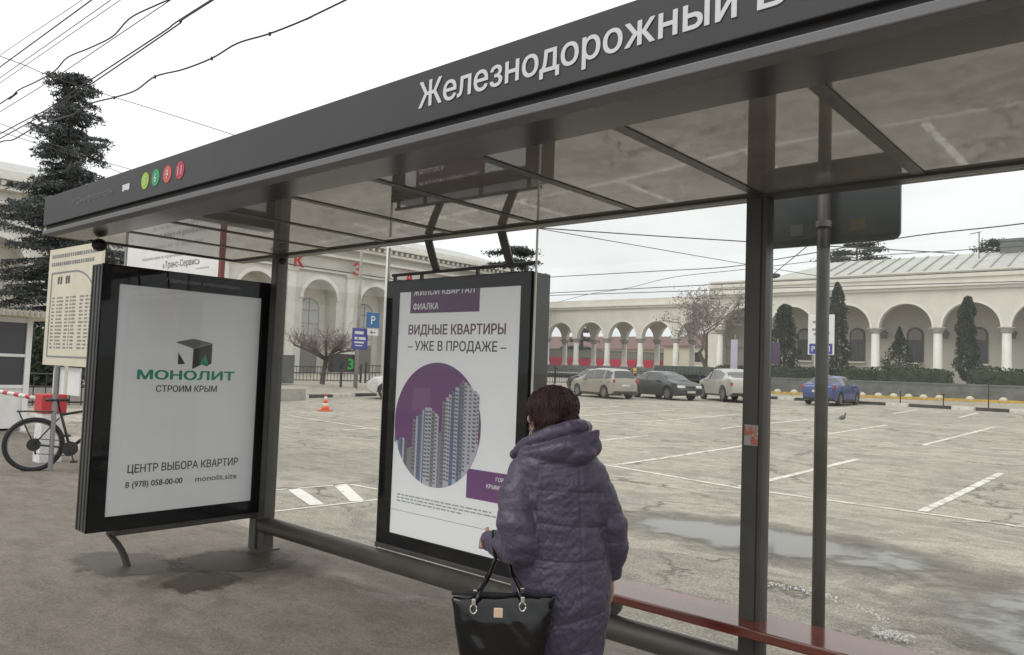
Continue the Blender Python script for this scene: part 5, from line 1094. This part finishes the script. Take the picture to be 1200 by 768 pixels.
# cone, pigeons
t = thing('traffic_cone', 'small orange and white traffic cone by the black and white kerb', 'traffic cone', (-14.95, 11.2, g(11.2)))
cz0 = g(11.2)
MB().box(-15.13, -14.77, 11.02, 11.38, cz0, cz0+.035).build('base', 'orange', t, bevel=.01)
zz = [0, .13, .22, .34, .43, .56]; rr = [.13, .105, .087, .062, .045, .018]
for i in range(5): MB().lathe([(rr[i], zz[i]), (rr[i+1], zz[i+1])], (-14.95, 11.2, cz0+.035), 16).build('band', ['orange', 'white', 'orange', 'white', 'orange'][i], t, smooth=True)
def pigeon(x, y, rz, lab):
    z = g(y); t = thing('pigeon', lab, 'bird', (x, y, z), rz); b = MB()
    ell(b, (0, 0, .16), (.15, 0, .03), (0, .07, 0), (-.02, 0, .07)); cap(b, [(.09, 0, .20), (.14, 0, .27)], [.045, .03], 10); ell(b, (.155, 0, .295), (.035, 0, 0), (0, .026, 0), (0, 0, .028)); b.tube([(.18, 0, .29), (.22, 0, .283)], [.01, .003], 6); b.rings([[(-.1, -.03, .15), (-.1, .03, .15), (-.1, .03, .17), (-.1, -.03, .17)], [(-.27, -.035, .10), (-.27, .035, .10), (-.27, .035, .11), (-.27, -.035, .11)]])
    for s in (-.03, .03): b.tube([(.0, s, .12), (.01, s, .0)], .008, 5); b.tube([(-.02, s, .006), (.05, s, .006)], .006, 4)
    link('body', remesh(b, .012, 'body', 1), 'sticker_w', t)
pigeon(-4.2+1.53, 23.35, 1.2, 'lone dark pigeon walking on the empty car park')
pigeon(-14.2, 8.6, .4, 'small grey pigeon on the asphalt under the traffic cone')

# far things behind the colonnade
TR = thing('red_train', 'red railway carriage seen through the open colonnade', 'train', (-60, 95, 2.4))
tb = MB().obox((-60, 93, 3.1), (11, 9.2, 0), (-.95, 1.15, 0), (0, 0, .68)).build('carriage_body', 'train', TR, bevel=.15)
MB().obox((-60, 93, 4.25), (11, 9.2, 0), (-.93, 1.13, 0), (0, 0, .47)).build('window_band', 'blind', tb)
MB().obox((-60, 93, 4.85), (11, 9.2, 0), (-.8, 1.0, 0), (0, 0, .13)).build('carriage_roof', 'greywall', TR)
YH = thing('yellow_house', 'pale low house behind the leaning bare tree', 'building', (-46, 98, 2.3)); hb = MB().box(-51.5, -40, 97, 104, 2.3, 6.0).build('walls', 'yhouse', YH)
MB().add([(-52, 96.5, 6), (-39.5, 96.5, 6), (-39.5, 104.5, 6), (-52, 104.5, 6), (-49, 100.5, 8), (-43, 100.5, 8)], [(0, 1, 5, 4), (1, 2, 5), (2, 3, 4, 5), (3, 0, 4)]).build('roof', 'redroof', YH)
for x in (-50, -46.5, -43): w_ = MB().box(x, x+1.2, 96.93, 97.02, 3.6, 5.2).build('window', 'trim', hb); MB().box(x+.1, x+1.1, 96.9, 96.928, 3.7, 5.1).build('pane', 'winglass', w_)
RR = thing('red_roofed_shed', 'long shed with dull red roof beyond the colonnade', 'building', (-70, 104, 2.4)); MB().box(-88, -53, 112, 118, 2.4, 6.0).build('walls', 'yhouse', RR); MB().prism([(-89, 111, 6), (-89, 119, 6), (-89, 115, 8.4)], (37, 0, 0)).build('roof', 'redroof', RR)
CT = thing('green_container', 'dark green container fence panel left of the pale coupe', 'container', (-27.7, 58, 1)); cb_ = MB().box(-30.5, -25.6, 58.4, 60.6, .7, 2.5).build('shell', 'containerg', CT, bevel=.03)
for k in range(12): MB().box(-30.4+k*.4, -30.2+k*.4, 58.36, 58.395, .8, 2.4).build('rib', 'containerg', cb_)
LB_ = thing('lilac_banner', 'pale lilac hanging banner just left of the main shelter post', 'banner', (-20.3, 52.9, .7)); MB().box(-20.5, -19.95, 53.0, 53.06, 2.0, 4.6).build('cloth', 'lilac', LB_); MB().tube([(-20.2, 53.1, .6), (-20.2, 53.1, 5.0)], .05, 6).build('mast', 'steel', LB_)
LB_ = thing('purple_banner', 'dark purple banner just right of the main shelter post', 'banner', (-17.7, 55.3, .7)); MB().box(-18.2, -17.5, 55.3, 55.36, 2.8, 4.5).build('cloth', 'deepp', LB_); MB().tube([(-17.7, 55.4, .6), (-17.7, 55.4, 4.8)], .05, 6).build('mast', 'steel', LB_)
# distant worker
WK = thing('person', 'tiny distant person in a dark jacket and yellow vest before the colonnade', 'person', (-34.1, 61, .85)); b = MB(); wx, wy, wz = -34.1, 61, .85
for s in (-.1, .1): cap(b, [(s, 0, .85), (s, .02, .45), (s, 0, .08)], [.09, .07, .05], 8)
ell(b, (0, 0, 1.15), (.2, 0, 0), (0, .13, 0), (0, 0, .34)); cap(b, [(-.2, 0, 1.38), (-.27, 0, 1.1), (-.25, .05, .85)], [.06, .05, .04], 8); cap(b, [(.2, 0, 1.38), (.27, 0, 1.1), (.25, .05, .85)], [.06, .05, .04], 8); ell(b, (0, 0, 1.66), (.09, 0, 0), (0, .1, 0), (0, 0, .12)); cap(b, [(0, 0, 1.45), (0, 0, 1.6)], [.05, .05], 8)
link('body', remesh(b, .03, 'body', 1), 'plastic', WK); MB().rings([[(1.06*a*math.cos(2*PI*k/12), c*math.sin(2*PI*k/12), z) for k in range(12)] for z, a, c in ((.85, .19, .14), (1.1, .21, .15), (1.38, .19, .13))]).build('vest', 'yellow', WK, world=False)

# ================================================================ WIRES
WI = [('thick', .012, [(-30, 1.0, 7.5), (-12.5, 1.0, 7.5), (-7.7, 1.0, 7.5), (6, 1.0, 7.5)], 'dark straight overhead wire, second from the top left corner'),
 ('thin', .006, [(-30, .7, 7.5), (-11.7, .8, 7.5), (-7.9, .9, 7.5), (6, 1.1, 7.5)], 'thin overhead wire nearest the top left corner'),
 ('thin', .008, [(-30, 1.2, 7.5), (6, 1.2, 7.5)], 'thin overhead wire just below the dark straight one'),
 ('thin', .007, [(-32, 1.3, 7.5), (6, 1.3, 7.5)], 'lowest of the four parallel straight wires at the top left'),
 ('wavy', .013, [(-32, 1.5, 7)]+[(-14+i*.9, 1.3+.05*math.sin(i*2.1), 7+.03*math.sin(i*1.7)) for i in range(12)]+[(6, 1.3, 7.0)], 'wavy overhead cable passing behind the spruce top'),
 ('thin', .008, [(-32, 1.6, 7), (-14.1, 1.45, 6.98), (-10.9, 1.42, 6.95), (-5.5, 1.35, 7), (6, 1.3, 7)], 'straight wire just below the wavy overhead cable'),
 ('thick', .012, [(-32, 1.6, 6.6), (-14.2, 1.5, 6.5), (-11.3, 1.5, 6.47), (-9, 1.4, 6.47), (-5.7, 1.3, 6.5), (-4.1, 1.25, 6.52), (6, 1.2, 6.7)], 'upper strand of the doubled overhead cable meeting at a clamp'),
 ('thick', .012, [(-32, 1.7, 6.5), (-14.4, 1.6, 6.48), (-10.6, 1.5, 6.42), (-5.4, 1.3, 6.47), (-4.1, 1.25, 6.50), (6, 1.2, 6.66)], 'lower strand of the doubled overhead cable meeting at a clamp'),
 ('knotted', .013, [(-34, 1.4, 6.2), (-16, 1.3, 5.9)]+[(-13+i*.75, 1.15+.04*i+.04*math.sin(i*1.9), 5.98+.022*math.sin(i*2.3)) for i in range(16)]+[(6, 1.8, 6.1)], 'lowest overhead cable with small knots crossing the sky towards the fascia'),
 ('cross', .009, [(-11.2, -3, 7.5), (-11.9, .8, 7.5), (-12.2, 1.7, 7.5), (-12.4, 2.7, 7.5), (-12.8, 6.3, 7.5), (-14, 14, 7.5)], 'thin cross wire sloping down to the right across the parallel wires'),
 ('cross', .009, [(-16.6, 0, 7.5), (-17.2, 2.3, 7.5), (-17.8, 3.1, 7.5), (-18.7, 5.2, 7.5), (-19.1, 6.3, 7.5), (-21, 14, 7.5)], 'upper of the two thin wires meeting the fascia right of the spruce'),
 ('cross', .009, [(-16.6, -.8, 7.5), (-19.3, 5.5, 7.5), (-20, 6.6, 7.5), (-23, 14, 7.5)], 'lower of the two thin wires meeting the fascia right of the spruce'),
 ('span', .022, [(-16, 14, 7), (-12.1, 18.8, 7), (-9.3, 22.2, 7), (-7, 24.8, 7), (-1, 32, 7.1)], 'highest wire over the car park seen under the roof edge'),
 ('span', .016, [(-14, 12, 7), (-12.2, 19.4, 7), (-11, 24.3, 7), (-9.8, 29.3, 7), (-8, 36, 7)], 'thin wire sloping down to the right over the car park'),
 ('span', .022, [(-28, 30.5, 7), (-20.3, 30.7, 7), (-14.4, 31, 7), (-9.7, 30.9, 7), (-2, 26.9, 7), (2.2, 25.9, 7), (8, 24, 7)], 'wire rising to the right edge below the stop sign'),
 ('span', .018, [(-34, 48, 7.5), (-27.5, 43.4, 7.5), (-22.6, 41, 7.5), (-16.8, 37, 7.5), (-11.8, 35.6, 7.5), (-5.6, 33.9, 7.5), (1.2, 33.9, 7.5), (9, 34, 7.5)], 'faint wire just above the colonnade parapet'),
 ('trolley', .03, [(-34, 45.5, 8), (-14, 45, 8), (-9, 45.2, 8), (-.2, 45.1, 8), (12, 45, 8)], 'upper tram wire along the cream station cornice'),
 ('trolley', .03, [(-34, 47, 8), (-15.5, 48.6, 8), (-.9, 50.6, 8), (12, 52, 8)], 'lower tram wire along the cream station cornice'),
 ('stay', .02, [(-9.8, 34.7, 7), (-4.9, 26.4, 7)], 'short slanting stay wire below the stop sign')]
def spl(P, n=6):
    P = [Vector(p) for p in P]; o = []
    for i in range(len(P)-1):
        p0, p1, p2, p3 = P[max(0, i-1)], P[i], P[i+1], P[min(len(P)-1, i+2)]
        if (p2-p1).length > 8 or len(P) < 6: o += [p1.lerp(p2, q/n) for q in range(n)]; continue
        for q in range(n):
            t = q/n; o.append(.5*((2*p1)+(-p0+p2)*t+(2*p0-5*p1+4*p2-p3)*t*t+(-p0+3*p1-3*p2+p3)*t**3))
    return o+[P[-1]]
for k, r, P, lab in WI:
    if k in ('wavy', 'knotted'): P = [Vector(p)+Vector((0, 0, random.gauss(0, .012))) for p in P]
    if k == 'knotted': KN = [tuple(P[q]) for q in (5, 7, 9, 11, 13, 15)]
    o = MB().tube(spl(P), r, 5).build('overhead_wire', 'wire'); tag(o, lab, 'wire', 'overhead wires')
b = MB()
for x, y, z in KN: b.box(x-.016, x+.016, y-.012, y+.012, z-.03, z+.02)
o = b.build('cable_clips', 'iron', kind='stuff')
o = MB().ball((-9.6, 34.4, 6.9), .22, 6, 5, (1.6, 1, .6)).build('wire_insulator', 'iron'); tag(o, 'small dark insulator at the lower end of the slanting stay wire', 'insulator')
